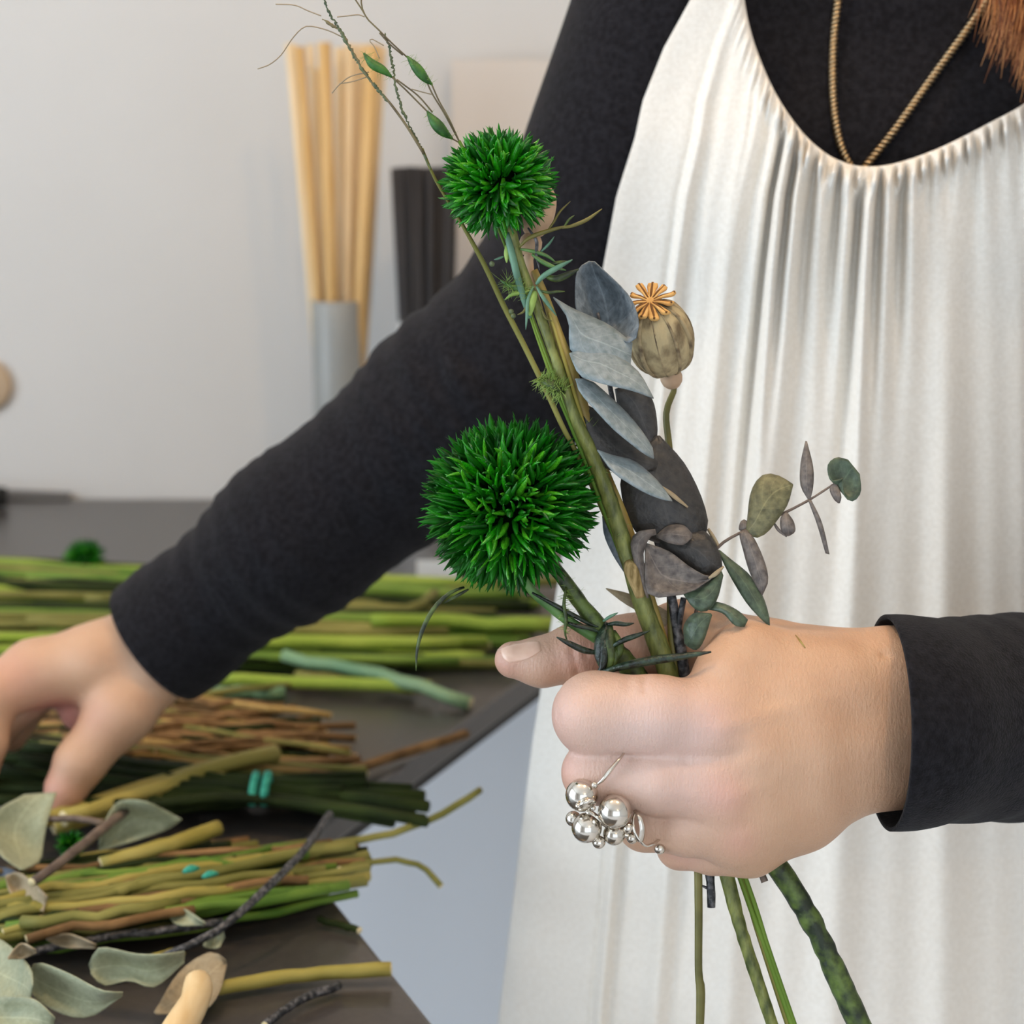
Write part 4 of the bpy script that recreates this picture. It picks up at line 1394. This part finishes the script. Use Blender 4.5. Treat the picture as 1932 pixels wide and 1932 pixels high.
poppy(p2, PC2, B(1030, 340, 60) - PC2, .0064, .0105, (M['podtan'], M['podtan']), crown=False)
bstem(p2, [(1006, 462, 58, 7), (996, 490, 56, 11), (1000, 520, 54, 9), (1010, 556, 52, 7), (1050, 680, 60, 6), (1140, 900, 90, 6), (1220, 1120, 120, 6), (1268, 1262, 128, 6), (1350, 1560, 124, 6)], M['podtan'], n=40)

# ------------------------------------------------------------------ eucalyptus
eu = empty('eucalyptus_branch', B(1340, 1710, 118), 'eucalyptus branch with broad grey and charcoal leaves in the middle of the bouquet', 'branch', 'eucalyptus in the bouquet')
bstem(eu, [(1128, 590, 96, 3), (1142, 660, 92, 4), (1155, 750, 92, 5), (1188, 860, 100, 6), (1214, 935, 106, 6), (1240, 1015, 112, 8), (1266, 1120, 114, 9), (1276, 1180, 114, 10), (1290, 1262, 116, 11), (1322, 1500, 120, 10), (1340, 1660, 112, 9), (1342, 1712, 110, 8)], [M['stemblue'], M['stemdark']], n=70, bump=.05)
bstem(eu, [(1290, 1128, 100, 6), (1284, 1160, 106, 6), (1280, 1190, 112, 6)], M['stemblue'], n=10, name='side_twig')
bstem(eu, [(1334, 1676, 110, 3), (1326, 1672, 108, 2.5), (1318, 1670, 106, 2)], M['stemblue'], n=6, name='side_twig', k=5)
for nm, L_, R_, m, bl in (
        ('A', [(1138, 628, 70), (1092, 596, 60), (1086, 545, 66), (1091, 508, 74), (1112, 493, 84)], [(1150, 632, 72), (1192, 646, 44), (1205, 610, 44), (1186, 558, 64), (1122, 494, 84)], 'euc_blue', -75),
        ('B', [(1044, 561, 40), (1076, 580, 46), (1112, 596, 56), (1150, 614, 62), (1193, 647, 60)], [(1045, 563, 40), (1072, 604, 26), (1078, 664, 20), (1130, 682, 20), (1189, 694, 40)], 'euc_pale', 12),
        ('C', [(1074, 667, 10), (1110, 658, 30), (1145, 655, 40), (1176, 678, 40), (1206, 704, 34), (1232, 750, 20)], [(1074, 668, 10), (1092, 706, -14), (1118, 718, -20), (1150, 727, -20), (1196, 738, -8), (1233, 752, 20)], 'euc_pale', 8),
        ('D', [(1085, 715, 6), (1114, 718, 20), (1152, 750, 30), (1184, 781, 34), (1214, 818, 30), (1232, 848, 24), (1233, 864, 20)], [(1086, 717, 4), (1094, 740, -8), (1122, 772, -18), (1158, 810, -22), (1192, 838, -16), (1214, 855, -6), (1232, 866, 18)], 'euc_pale', 8),
        ('E', [(1106, 764, 40), (1150, 786, 66), (1200, 826, 76), (1242, 872, 70)], [(1099, 778, 36), (1110, 828, 40), (1130, 870, 44), (1168, 894, 56), (1238, 886, 68)], 'euc_dark', 14),
        ('F', [(1160, 734, 84), (1168, 772, 90), (1196, 816, 96), (1228, 850, 96)], [(1176, 728, 84), (1226, 746, 90), (1240, 806, 100), (1234, 854, 98)], 'euc_dark', 10),
        ('G', [(1127, 849, 6), (1158, 860, 22), (1192, 868, 32), (1220, 888, 32), (1246, 914, 26), (1267, 944, 16)], [(1128, 852, 4), (1156, 890, -14), (1190, 914, -18), (1222, 932, -10), (1252, 943, 4), (1268, 946, 16)], 'euc_pale', 8),
        ('H', [(1238, 822, 96), (1176, 886, 84), (1176, 950, 84), (1200, 1004, 92), (1240, 1024, 100)], [(1244, 822, 96), (1292, 876, 100), (1326, 946, 96), (1334, 1000, 90), (1296, 1030, 96)], 'euc_dark', 26),
        ('I', [(1236, 998, 60), (1202, 1004, 56), (1190, 1026, 54), (1200, 1070, 60), (1216, 1114, 70), (1221, 1128, 72)], [(1238, 1008, 66), (1226, 1014, 60), (1214, 1040, 60), (1216, 1075, 64), (1222, 1110, 70), (1223, 1128, 72)], 'euc_mauve', 8),
        ('J', [(1238, 1010, 80), (1262, 992, 70), (1290, 992, 66), (1306, 1008, 70)], [(1240, 1014, 80), (1262, 1024, 58), (1288, 1028, 54), (1304, 1016, 62)], 'euc_mauve', 8),
        ('K', [(1242, 1012, 100), (1290, 1000, 92), (1332, 1004, 86), (1358, 1044, 80), (1362, 1072, 80)], [(1242, 1014, 100), (1254, 1040, 90), (1294, 1068, 80), (1330, 1090, 76), (1362, 1074, 80)], 'euc_dark', 16),
        ('L', [(1217, 1024, 70), (1262, 1040, 62), (1302, 1070, 52), (1340, 1088, 52), (1364, 1068, 60)], [(1217, 1030, 70), (1221, 1118, 50), (1266, 1124, 40), (1312, 1112, 44), (1364, 1071, 60)], 'euc_mauve', -16),
        ('M', [(1289, 1117, 66), (1326, 1104, 62), (1350, 1086, 62), (1362, 1078, 64)], [(1290, 1121, 66), (1308, 1146, 50), (1330, 1154, 46), (1352, 1132, 50), (1364, 1086, 62)], 'euc_green', 10),
        ('N', [(1344, 1134, 60), (1370, 1141, 48), (1394, 1154, 40), (1411, 1170, 36)], [(1334, 1150, 58), (1364, 1157, 40), (1386, 1180, 26), (1404, 1183, 30)], 'euc_green', 8),
        ('O', [(1292, 1214, 66), (1291, 1180, 60), (1310, 1157, 52), (1342, 1158, 44)], [(1296, 1218, 66), (1314, 1226, 46), (1328, 1208, 40), (1343, 1160, 44)], 'euc_green', 10),
        ('Q', [(1143, 1110, 130), (1182, 1119, 134), (1224, 1134, 138), (1256, 1152, 142), (1300, 1176, 146)], [(1144, 1112, 130), (1174, 1136, 126), (1206, 1155, 128), (1240, 1176, 134), (1300, 1200, 144)], 'euc_tan', 4),
        ('R', [(1136, 974, 104), (1140, 1010, 100), (1157, 1048, 100), (1179, 1082, 104)], [(1164, 954, 108), (1192, 1000, 108), (1198, 1040, 106), (1181, 1083, 104)], 'euc_blue', 8),
        ('T', [(1249, 917, 60), (1272, 932, 64), (1298, 956, 72)], [(1250, 920, 60), (1270, 940, 60), (1297, 958, 72)], 'euc_tan', 2),
        ('U', [(1336, 1090, 50), (1350, 1078, 48), (1365, 1068, 50)], [(1338, 1092, 50), (1352, 1086, 46), (1366, 1070, 50)], 'euc_tan', 2)):
    leaf('leaf', L_, R_, M[m], eu, bl)

sp = empty('eucalyptus_sprig', B(1443, 1662, 112), 'thin eucalyptus sprig with small olive leaves reaching right across the apron', 'sprig', 'eucalyptus in the bouquet')
bstem(sp, [(1443, 1664, 108, 7), (1420, 1600, 118, 6), (1330, 1300, 132, 5), (1310, 1180, 130, 4), (1336, 1080, 116, 3.5), (1355, 1032, 100, 3), (1409, 999, 90, 3), (1477, 969, 84, 2.8), (1527, 943, 80, 2.5), (1560, 922, 78, 2.2), (1590, 903, 76, 2)], M['twig'], k=7, n=60, bump=.06)
bstem(sp, [(1336, 998, 110, 3), (1346, 1014, 104, 4), (1357, 1034, 100, 3)], M['euc_tan'], n=8, name='side_twig', k=6)
for L_, R_, m, bl in (
        ([(1408, 1000, 88), (1411, 974, 90), (1416, 932, 96), (1430, 904, 100), (1448, 894, 102), (1472, 899, 100), (1496, 914, 92)], [(1409, 1002, 88), (1424, 1015, 78), (1446, 1006, 72), (1466, 982, 74), (1480, 962, 78), (1488, 946, 84), (1496, 915, 92)], 'euc_olive', 12),
        ([(1526, 944, 80), (1511, 916, 86), (1511, 876, 94), (1520, 832, 100)], [(1528, 944, 80), (1534, 918, 78), (1534, 882, 84), (1522, 833, 100)], 'euc_mauve', 6),
        ([(1525, 944, 78), (1542, 988, 74), (1558, 1044, 70)], [(1530, 943, 78), (1550, 986, 70), (1565, 1046, 68)], 'euc_mauve', 4),
        ([(1590, 903, 74), (1568, 906, 70), (1562, 878, 74), (1578, 863, 78), (1600, 867, 80)], [(1590, 905, 74), (1594, 936, 66), (1610, 945, 66), (1624, 928, 70), (1622, 894, 76)], 'euc_green', -14),
        ([(1568, 914, 78), (1566, 926, 76), (1574, 942, 74), (1582, 949, 74)], [(1578, 912, 78), (1584, 926, 72), (1587, 938, 70), (1584, 949, 74)], 'euc_mauve', 4),
        ([(1482, 967, 80), (1473, 978, 76), (1474, 1000, 72), (1486, 1011, 72)], [(1485, 967, 80), (1497, 984, 70), (1500, 1002, 68), (1488, 1011, 72)], 'euc_mauve', 5),
        ([(1459, 988, 80), (1468, 1002, 78), (1484, 1013, 76)], [(1462, 987, 80), (1472, 1000, 76), (1485, 1012, 76)], 'euc_mauve', 2),
        ([(1407, 1000, 92), (1395, 1000, 94), (1397, 986, 98), (1403, 981, 100)], [(1410, 999, 92), (1411, 992, 90), (1410, 985, 94), (1405, 981, 100)], 'euc_mauve', 3),
        ([(1406, 1000, 86), (1395, 1006, 84), (1402, 1036, 82), (1415, 1080, 78), (1437, 1123, 74)], [(1408, 1000, 86), (1424, 1018, 76), (1443, 1062, 70), (1449, 1096, 68), (1438, 1123, 74)], 'euc_mauve', 8),
        ([(1355, 1038, 98), (1366, 1064, 88), (1384, 1098, 80), (1409, 1138, 70), (1434, 1166, 60), (1451, 1181, 56)], [(1357, 1038, 98), (1378, 1055, 92), (1415, 1086, 86), (1438, 1123, 74), (1450, 1160, 62), (1452, 1181, 56)], 'euc_green', 8)):
    leaf('leaf', L_, R_, M[m], sp, bl)

# ------------------------------------------------------------------ cut stems strewn over the worktop
class Spot:
    """things at pixel x, y whose third value is the height in mm over the worktop"""
    def __call__(self, x, y, h): return T(x, y, h / 1000.0)


TT = Spot()


def cut_stem(name, pts, rad_mm, mat, label, group, wob=.002, k=7, n=9, cat='stem', capmat=M['pith']):
    """pts (px, py, height mm)"""
    P = catmull(np.array([TT(*p) for p in pts]), n)
    P[1:-1] += rng.normal(0, wob, (n - 2, 3)) * np.array([.4, 1, .35])
    r = rad_mm / 1000.0 * np.linspace(1.0, 1.08, n) * (1 + rng.normal(0, .03, n))
    P[:, 2] = np.maximum(P[:, 2], TABLE_Z + rad_mm / 1000.0 + .0004)
    o = tube(name, P, r, [M[mat], capmat], k=k, capmat=1)
    return tag(o, label, cat, group)


HUE = {'t_green': 'leaf-green', 't_lime': 'lime', 't_olive': 'olive', 't_teal': 'blue-green', 't_brown': 'russet', 't_amber': 'amber', 't_dark': 'dark green', 't_yellow': 'yellow'}


def pick(ms, ps):
    return ms[int(rng.choice(len(ms), p=ps))]


# the long green pile beyond the reaching arm
for i in range(84):
    v = (i + .5) / 84
    yl = 1052 + 195 * v + rng.normal(0, 5)
    yr = 1100 + 150 * v + rng.normal(0, 8)
    xl = -150 + (rng.uniform(0, 420) if rng.random() < .35 else 0)
    xr = rng.uniform(640, 1060) - 140 * abs(v - .45)
    f = lambda x: yl + (yr - yl) * (x + 150) / 1050
    hh = (4 + 26 * rng.random() * math.sin(math.pi * (.1 + .85 * v)) ** .5)
    cut_stem('flower_stem', [(xl, f(xl), hh + 6), ((xl + xr) / 2, f((xl + xr) / 2) + rng.normal(0, 3), hh), (xr, f(xr), max(4, hh * .6))], rng.uniform(2.8, 4.6),
             (m := pick(['t_green', 't_lime', 't_olive', 't_teal', 't_dark'], [.36, .22, .24, .08, .10])), 'long %s cut stem in the pile beyond the reaching arm' % HUE[m], 'green stems beyond the reaching arm')  # dark green ones mixed in to put the gaps' shade into the colour
for pts, r, m in (([(480, 1228, 14), (700, 1240, 10), (912, 1243, 6)], 4.6, 't_lime'), ([(700, 1170, 24), (900, 1175, 20), (1050, 1178, 18)], 5, 't_lime'), ([(540, 1150, 24), (760, 1148, 22), (820, 1120, 20)], 4.4, 't_olive'),
                  ([(820, 1120, 16), (940, 1100, 12), (1080, 1096, 8)], 4, 't_olive')):
    cut_stem('flower_stem', pts, r, m, 'bright lime cut stem on top of the green pile', 'lime stems on the green pile')
for pts, r, m in (([(535, 1236, 18), (700, 1270, 14), (800, 1298, 12), (888, 1328, 5)], 4.6, 't_teal'), ([(400, 1282, 12), (600, 1288, 10), (812, 1296, 10)], 4.4, 't_lime'), ([(360, 1300, 12), (450, 1304, 8), (536, 1308, 6)], 4.6, 't_teal'),
                  ([(560, 1275, 8), (700, 1290, 8), (780, 1300, 6)], 4, 't_olive')):
    cut_stem('flower_stem', pts, r, m, 'pale blue-green cut stem lying apart before the green pile', 'pale stems before the green pile')

# russet dry stems in the middle
for i in range(76):
    v = (i + .5) / 76
    y0 = 1318 + 150 * v + rng.normal(0, 6)
    xl = rng.uniform(-80, 330)
    xr = rng.uniform(470, 700) - 60 * abs(v - .6)
    sl = rng.normal(.05, .09)
    f = lambda x: y0 + sl * (x - 350)
    hh = 3 + 16 * rng.random()
    cut_stem('dried_stem', [(xl, f(xl), hh), ((xl + xr) / 2, f((xl + xr) / 2) + rng.normal(0, 4), hh), (xr, f(xr), max(3, hh * .5))], rng.uniform(1.1, 2.9),
             (m := pick(['t_brown', 't_amber', 't_olive', 't_dark'], [.42, .24, .18, .16])), 'thin %s dried stem in the loose heap under the reaching hand' % HUE[m], 'russet stems under the reaching hand')
cut_stem('dried_stem', [(560, 1470, 6), (650, 1455, 6), (760, 1424, 6), (880, 1384, 8)], 3.0, 't_brown', 'long russet dried stem slanting along the table edge', None, wob=.001)
for pts in ([(-60, 1590, 20), (200, 1510, 24), (400, 1448, 24), (520, 1420, 20)], [(120, 1545, 26), (300, 1486, 26), (440, 1436, 26), (522, 1424, 24)], [(100, 1560, 18), (250, 1520, 20), (420, 1470, 20)]):
    cut_stem('flower_stem', pts, 4.6, 't_yellow', 'thick yellow-green stalk with a pale cut end under the thumb', 'yellow-green stalks under the thumb', wob=.0006)

# dark bundle bound with turquoise twine
for i in range(30):
    v = (i + .5) / 30
    yl = 1395 + 120 * v + rng.normal(0, 5)
    yr = 1475 + 70 * v + rng.normal(0, 6)
    xr = rng.uniform(640, 822)
    xl = rng.uniform(-120, 60)
    hh = 5 + 20 * rng.random()
    cut_stem('dark_stem', [(xl, yl, hh), (330, yl * .35 + yr * .65 - 6, hh + 4), (490, 1490 + 36 * (v - .5), hh * .7 + 6), (xr, yr + (xr - 700) * .12, hh + 2)], rng.uniform(2.2, 3.6), 't_dark',
             'dark forest green stem in the twine-bound bundle', 'dark stems bound with twine', capmat=M['t_dark'])
tw = empty('turquoise_twine', T(490, 1500, .002), 'turquoise twine wound round the bundle of dark stems', 'twine')
for dx in (-10, 12):
    P = []
    for a in np.linspace(0, 2 * math.pi, 22):
        q = T(490 + dx, 1488, .024)
        P.append(q + np.array([.001 * math.sin(a), .010 * math.cos(a), .0078 * math.sin(a)]))
    V, F, C = tube_vf(P, .0026, 7)
    mesh('loop', V, F, M['twine'], tw)

# near yellow-olive bunch
for i in range(130):
    v = (i + .5) / 130
    yr = 1585 + 130 * v + rng.normal(0, 6)
    xr = rng.uniform(400, 716) - 90 * abs(v - .35) - (160 if v > .75 else 0)
    xl = rng.uniform(-140, 120)
    yl = yr + .16 * (xr - xl) * rng.uniform(.7, 1.15)
    hh = 3 + 22 * rng.random()
    cut_stem('flower_stem', [(xl, yl + rng.normal(0, 8), hh), ((xl + xr) / 2, (yl + yr) / 2 + rng.normal(0, 7), hh + 3), (xr, yr, hh * .9 + 2)], rng.uniform(1.3, 3.2),
             (m := pick(['t_olive', 't_yellow', 't_green', 't_dark', 't_brown'], [.36, .14, .14, .22, .14])), '%s cut stem in the near bunch beside the eucalyptus leaves' % HUE[m], 'olive stems in the near bunch')  # dark and brown stems added so the shaded gaps read deeper
for pts, r, m, lab in (([(190, 1632, 26), (300, 1600, 30), (412, 1562, 30)], 4.2, 't_yellow', 'short yellow stalk with a pale cut end on the near bunch'),
                       ([(380, 1868, 6), (560, 1842, 6), (738, 1828, 8)], 3.4, 't_yellow', 'single yellow stem lying across the table edge'),
                       ([(-40, 1790, 12), (100, 1752, 16), (210, 1720, 18)], 2.4, 'twig', 'grey twig lying over the near bunch'),
                       ([(60, 1665, 40), (150, 1598, 44), (238, 1528, 44)], 2.4, 'twig', 'mauve twig rising beside the tall sage leaf'),
                       ([(90, 1545, 44), (150, 1546, 44), (196, 1552, 42)], 1.8, 'twig', 'short mauve side twig behind the tall sage leaf'),
                       ([(300, 1808, 14), (400, 1762, 22), (482, 1695, 30), (560, 1620, 34), (622, 1536, 34)], 2.0, 'stemblue', 'dark bent twig crossing the near bunch'),
                       ([(500, 1935, 4), (560, 1890, 5), (640, 1858, 5)], 2.0, 'stemblue', 'dark bare twig in front of the single yellow stem'),
                       ([(580, 1600, 24), (700, 1580, 20), (800, 1552, 22), (862, 1520, 26), (906, 1490, 30)], 2.0, 't_olive', 'curved olive stem poking out over the table edge'),
                       ([(640, 1640, 18), (720, 1624, 14), (790, 1632, 10), (832, 1672, 2)], 1.6, 't_olive', 'drooping olive stem tip beyond the table edge'),
                       ([(600, 1735, 4), (640, 1745, 4), (678, 1756, 4)], 1.8, 't_dark', 'short dark stem fragment at the table edge'),
                       ([(0, 1810, 10), (180, 1772, 16), (330, 1752, 18), (420, 1740, 16)], 2.0, 'stemblue', 'dark twig among the fallen eucalyptus leaves'),
                       ([(200, 1836, 6), (300, 1806, 10), (345, 1796, 10)], 2.6, 't_yellow', 'yellow stem under the long sage leaf')):
    cut_stem('twig' if 'twig' in lab else 'flower_stem', pts, r, m, lab, None, wob=.0005, n=12)
for q, r in (((360, 1641, 36), .0020), ((396, 1651, 34), .0018)):
    P = [T(q[0] - 14, q[1] + 4, q[2] / 1000), T(q[0], q[1] - 2, q[2] / 1000 + .002), T(q[0] + 14, q[1] - 3, q[2] / 1000)]
    tag(tube('twine_scrap', P, [r * .5, r, r * .5], M['twine'], k=7, n=8), 'small scrap of turquoise twine on the near bunch', 'twine', 'twine scraps on the near bunch')

# ------------------------------------------------------------------ loose eucalyptus leaves in the near corner
EL = (
    ('sage', 'tall upright sage leaf in front of the reaching thumb', [(36, 1640, 30), (0, 1612, 36), (-30, 1566, 44), (-4, 1528, 50), (46, 1499, 54)], [(44, 1641, 30), (76, 1624, 28), (82, 1588, 34), (92, 1540, 46), (107, 1495, 56)], 4),
    ('sage', 'crumpled sage leaf leaning on the short yellow stalk', [(184, 1603, 26), (198, 1552, 44), (222, 1514, 52), (262, 1510, 54), (290, 1518, 52)], [(188, 1605, 26), (236, 1592, 30), (280, 1578, 32), (320, 1564, 34), (343, 1546, 42)], 5),
    ('tan', 'small tan leaf at the foot of the mauve twig', [(10, 1652, 34), (34, 1646, 36), (64, 1666, 36), (90, 1692, 32)], [(11, 1656, 34), (20, 1686, 28), (48, 1710, 24), (82, 1720, 26)], 3),
    ('sage', 'small sage leaf on the dark twig', [(313, 1711, 24), (350, 1716, 26), (388, 1742, 24)], [(314, 1714, 24), (332, 1744, 20), (386, 1746, 22)], 2),
    ('sage', 'long wavy sage leaf lying before the near bunch', [(168, 1820, 22), (188, 1788, 32), (258, 1800, 34), (312, 1800, 34), (348, 1794, 32)], [(172, 1838, 20), (196, 1860, 16), (244, 1850, 20), (292, 1862, 18), (348, 1816, 26)], 5),
    ('sage', 'pointed sage leaf at the very front of the leaf heap', [(54, 1834, 22), (72, 1816, 28), (132, 1838, 32), (190, 1868, 32), (232, 1872, 30)], [(56, 1840, 22), (64, 1880, 14), (120, 1914, 12), (172, 1918, 14), (230, 1880, 26)], 5),
    ('sage', 'broad sage leaf tucked behind the pointed leaf', [(-30, 1760, 20), (10, 1778, 28), (56, 1824, 30), (62, 1860, 28)], [(-40, 1880, 12), (-10, 1896, 12), (30, 1892, 14), (58, 1886, 20)], 4),
    ('sage', 'broad sage leaf at the bottom of the leaf heap', [(-30, 1880, 18), (20, 1880, 24), (66, 1886, 26), (104, 1920, 20)], [(-30, 1960, 8), (10, 1960, 10), (50, 1958, 12), (100, 1944, 14)], 4),
    ('tan', 'narrow brown leaf between the twigs', [(86, 1770, 20), (130, 1762, 24), (182, 1782, 22)], [(88, 1774, 20), (124, 1788, 16), (180, 1790, 20)], 2),
    ('tan', 'small oval tan leaf beside the broad sage leaf', [(14, 1806, 34), (40, 1780, 38), (68, 1792, 36)], [(16, 1810, 34), (46, 1808, 30), (68, 1798, 34)], 2),
    ('tan', 'round dusky leaf behind the tool handle', [(290, 1910, 8), (340, 1832, 14), (398, 1796, 18), (426, 1812, 16)], [(296, 1914, 8), (380, 1908, 6), (414, 1872, 10), (428, 1820, 14)], 3),
    ('sage', 'tiny sage leaf near the dark bent twig', [(382, 1782, 18), (400, 1764, 20), (422, 1758, 20)], [(386, 1788, 16), (412, 1788, 16), (424, 1768, 18)], 2),
    ('slate', 'slate blue leaf under the tall sage leaf', [(-30, 1640, 24), (10, 1636, 28), (44, 1650, 26)], [(-30, 1720, 14), (10, 1726, 14), (44, 1712, 16)], 4),
)
EMAT = {'sage': 'euc_sage', 'tan': 'euc_tan', 'slate': 'bluegrey'}
for k, lab, L_, R_, bl in EL:
    o = leaf('eucalyptus_leaf', L_, R_, M[EMAT[k]], None, bl * .9, conv=TT, thick=.0006, wave=.7)
    tag(o, lab, 'leaf', 'loose eucalyptus leaves')

# pale wooden tool handle with its ferrule and blade
hk = empty('florist_knife', T(340, 1930, .004), 'pale beech handle of a florist knife beside the loose leaves', 'knife')
P = [T(370, 1838, .030), T(373, 1862, .028), T(366, 1892, .024), T(340, 1936, .020), T(300, 1990, .016)]
PR = catmull(np.hstack([np.array(P), np.array([[.0046], [.0066], [.0066], [.0072], [.0060]])]), 24)
PR[0, 3] = .0016; PR[1, 3] = .0040
tube('handle', PR[:, :3], PR[:, 3], M['handle'], hk, k=14)
tube('ferrule', [T(302, 1987, .016), T(284, 2012, .015)], .0062, M['steel'], hk, k=12)
a0, a1 = T(284, 2012, .015), T(220, 2100, .008)
V, F = box_vf((0, 0, 0), (1, 1, 1))
e1 = a1 - a0; e2 = np.array([e1[1], -e1[0], 0]); e2 = e2 / np.linalg.norm(e2) * .012
mesh('blade', [a0 + e1 * x + e2 * (y - .5) * (1 - .5 * x) + np.array([0, 0, .0015 * z]) for x, y, z in V], F, M['steel'], hk, smooth=False)

# green moss tuft and a fallen green head on the far side of the pile
far = empty('fallen_green_flower', T(160, 1085, .002), 'small fallen green flower head on the far side of the stem pile', 'flower')
flower_head(far, T(160, 1052, .024), .0185, (1.15, 1.15, .9), .010, .0019, 120, 200, (1, 0, -.4), core=.55)
tube('stem', [T(170, 1068, .018), T(300, 1086, .014), T(420, 1100, .012)], .003, M['t_green'], far, k=7, n=10)
mo = empty('moss_tuft', T(136, 1600, .004), 'tiny bright green moss tuft under the mauve twig', 'moss')
flower_head(mo, T(134, 1592, .026), .009, (1.1, 1, .9), .006, .0012, 60, 80, (0, 0, -1), core=.5)

# ------------------------------------------------------------------ back of the table
def sight_on_plane(px, py, y):
    v = FWD + (px - 966.0) / FPX * RIGHT + (966.0 - py) / FPX * UP
    return CAM + v * (y / v[1])


YV = 1.86
_t = sight_on_plane(638, 565, YV)
gv = empty('grey_vase', (_t[0], YV, TABLE_Z), 'slim grey cylinder vase holding pale wooden sticks', 'vase', 'vases at the back of the table')
hv = _t[2] - TABLE_Z
V, F = lathe_vf([(.0238, 0), (.0250, .003), (.0252, hv * .5), (.0252, hv - .001), (.0244, hv), (.0230, hv - .001), (.0220, .012), (.001, .011)], (_t[0], YV, TABLE_Z), (0, 0, 1), 40)
mesh('vessel', V, F, M['greyvase'], gv)
for (tx, ty, wx, oy, m) in ((548, 82, 20, .006, 'stick'), (566, 88, 16, -.002, 'stick2'), (585, 84, 15, .010, 'stick'), (612, 80, 24, -.010, 'stick2'), (640, 90, 18, .008, 'stick'), (660, 82, 18, -.004, 'stick'), (682, 84, 22, .004, 'stick'),
                            (704, 84, 26, -.008, 'stick2'), (694, 100, 20, .011, 'stick'), (722, 88, 16, .002, 'stick'), (600, 130, 18, .013, 'stick')):
    q = sight_on_plane(tx, ty, YV + oy * 1.6)
    b = np.array([_t[0] + (tx - 636) / 636 * .075, YV + oy * .7, TABLE_Z + .014])
    k = (q - b)
    s = tube('wooden_stick', [b, b + k * .5, q], wx / 2 / 3750 * 1.93, M[m], k=8, origin=b)
    tag(s, 'long pale wooden stick fanning out of the grey vase' if m == 'stick' else 'long amber wooden stick fanning out of the grey vase', 'stick', 'wooden sticks in the grey vase')
_t2 = sight_on_plane(806, 606, YV)
wv = empty('white_vase', (_t2[0], YV, TABLE_Z), 'white porcelain vase holding a tapered bundle of black reeds', 'vase', 'vases at the back of the table')
hv2 = _t2[2] - TABLE_Z
V, F = lathe_vf([(.0255, 0), (.027, .003), (.0275, hv2 * .5), (.0275, hv2 - .001), (.0268, hv2), (.0254, hv2 - .001), (.0246, .012), (.001, .011)], (_t2[0], YV, TABLE_Z), (0, 0, 1), 40)
mesh('vessel', V, F, M['whitevase'], wv)
for i in range(26):
    tx = 742 + 118 * (i + .5) / 26
    q = sight_on_plane(tx, 316 + rng.normal(0, .8), YV + .03 * math.sin(i * 2.4))
    b = np.array([_t2[0] + (tx - 801) / 118 * .034, YV + .012 * math.sin(i * 2.4), TABLE_Z + .014])
    s = tube('black_reed', [b, (b + q) / 2, q], .0036, M['blackstick'], k=7, origin=b)
    tag(s, 'black reed in the tapered bundle in the white vase', 'reed', 'black reeds in the white vase')
# beige board leaning on the wall, white card, dark cloth roll
q0, q1 = sight_on_plane(850, 112, 1.95), sight_on_plane(1260, 112, 1.95)
v = [(q0[0], 1.925, TABLE_Z), (q1[0], 1.925, TABLE_Z), (q1[0], 1.975, q0[2]), (q0[0], 1.975, q0[2])]
v += [(a, b + .012, c) for a, b, c in v]
_o = mesh('beige_board', v, [(0, 1, 2, 3), (7, 6, 5, 4), (0, 4, 5, 1), (1, 5, 6, 2), (2, 6, 7, 3), (3, 7, 4, 0)], M['board'], smooth=False)
tag(_o, 'plain beige board leaning on the wall behind the vases', 'board')
q = T(826, 1092)
_o = box('white_card', (q[0] - .018, q[1], TABLE_Z), (q[0] + .018, q[1] + .002, TABLE_Z + .016), M['card'])
tag(_o, 'small white folded card standing behind the large green flower', 'card')
q = T(-30, 958)
_o = tube('cloth_roll', [q + np.array([-.12, 0, .011]), q + np.array([-.02, 0, .011]), q + np.array([.022, .0, .011])], [.010, .011, .010], M['darkcloth'], k=12, n=10)
tag(_o, 'dark rolled cloth at the back of the table', 'cloth')
q, q2 = T(-10, 946), T(128, 946)
_o = mesh('paper_sheet', [q, q2, q2 + np.array([0, .02, .003]), q + np.array([0, .02, .006]), q + np.array([0, 0, .003]), q2 + np.array([0, 0, .002]), q2 + np.array([0, .022, .005]), q + np.array([0, .022, .008])],
          [(0, 3, 2, 1), (4, 5, 6, 7), (0, 1, 5, 4), (1, 2, 6, 5), (2, 3, 7, 6), (3, 0, 4, 7)], M['top'], smooth=False)
tag(_o, 'thin dark sheet at the back of the table beside the cloth roll', 'sheet')
q = sight_on_plane(-34, 730, 1.985)
V, F = lathe_vf([(.004, 0), (.026, .001), (.028, .004), (.024, .006), (.003, .007)], (q[0], 2.0, q[2]), (0, -1, 0), 24)
tag(mesh('wall_hook', V, F, M['hook']), 'round beige wooden hook on the white wall', 'hook')

# a sliver of straw stuck to the wrist
_P = [W(x, y, hit(sdf_fist, x, y, .70, .84) - .0003) for x, y in ((1501, 1198), (1510, 1210), (1519, 1222))]
tag(tube('straw_sliver', _P, [.0002, .0004, .0002], M['stemgold'], k=5), 'tiny straw sliver stuck to the wrist of the hand with the ring', 'straw')
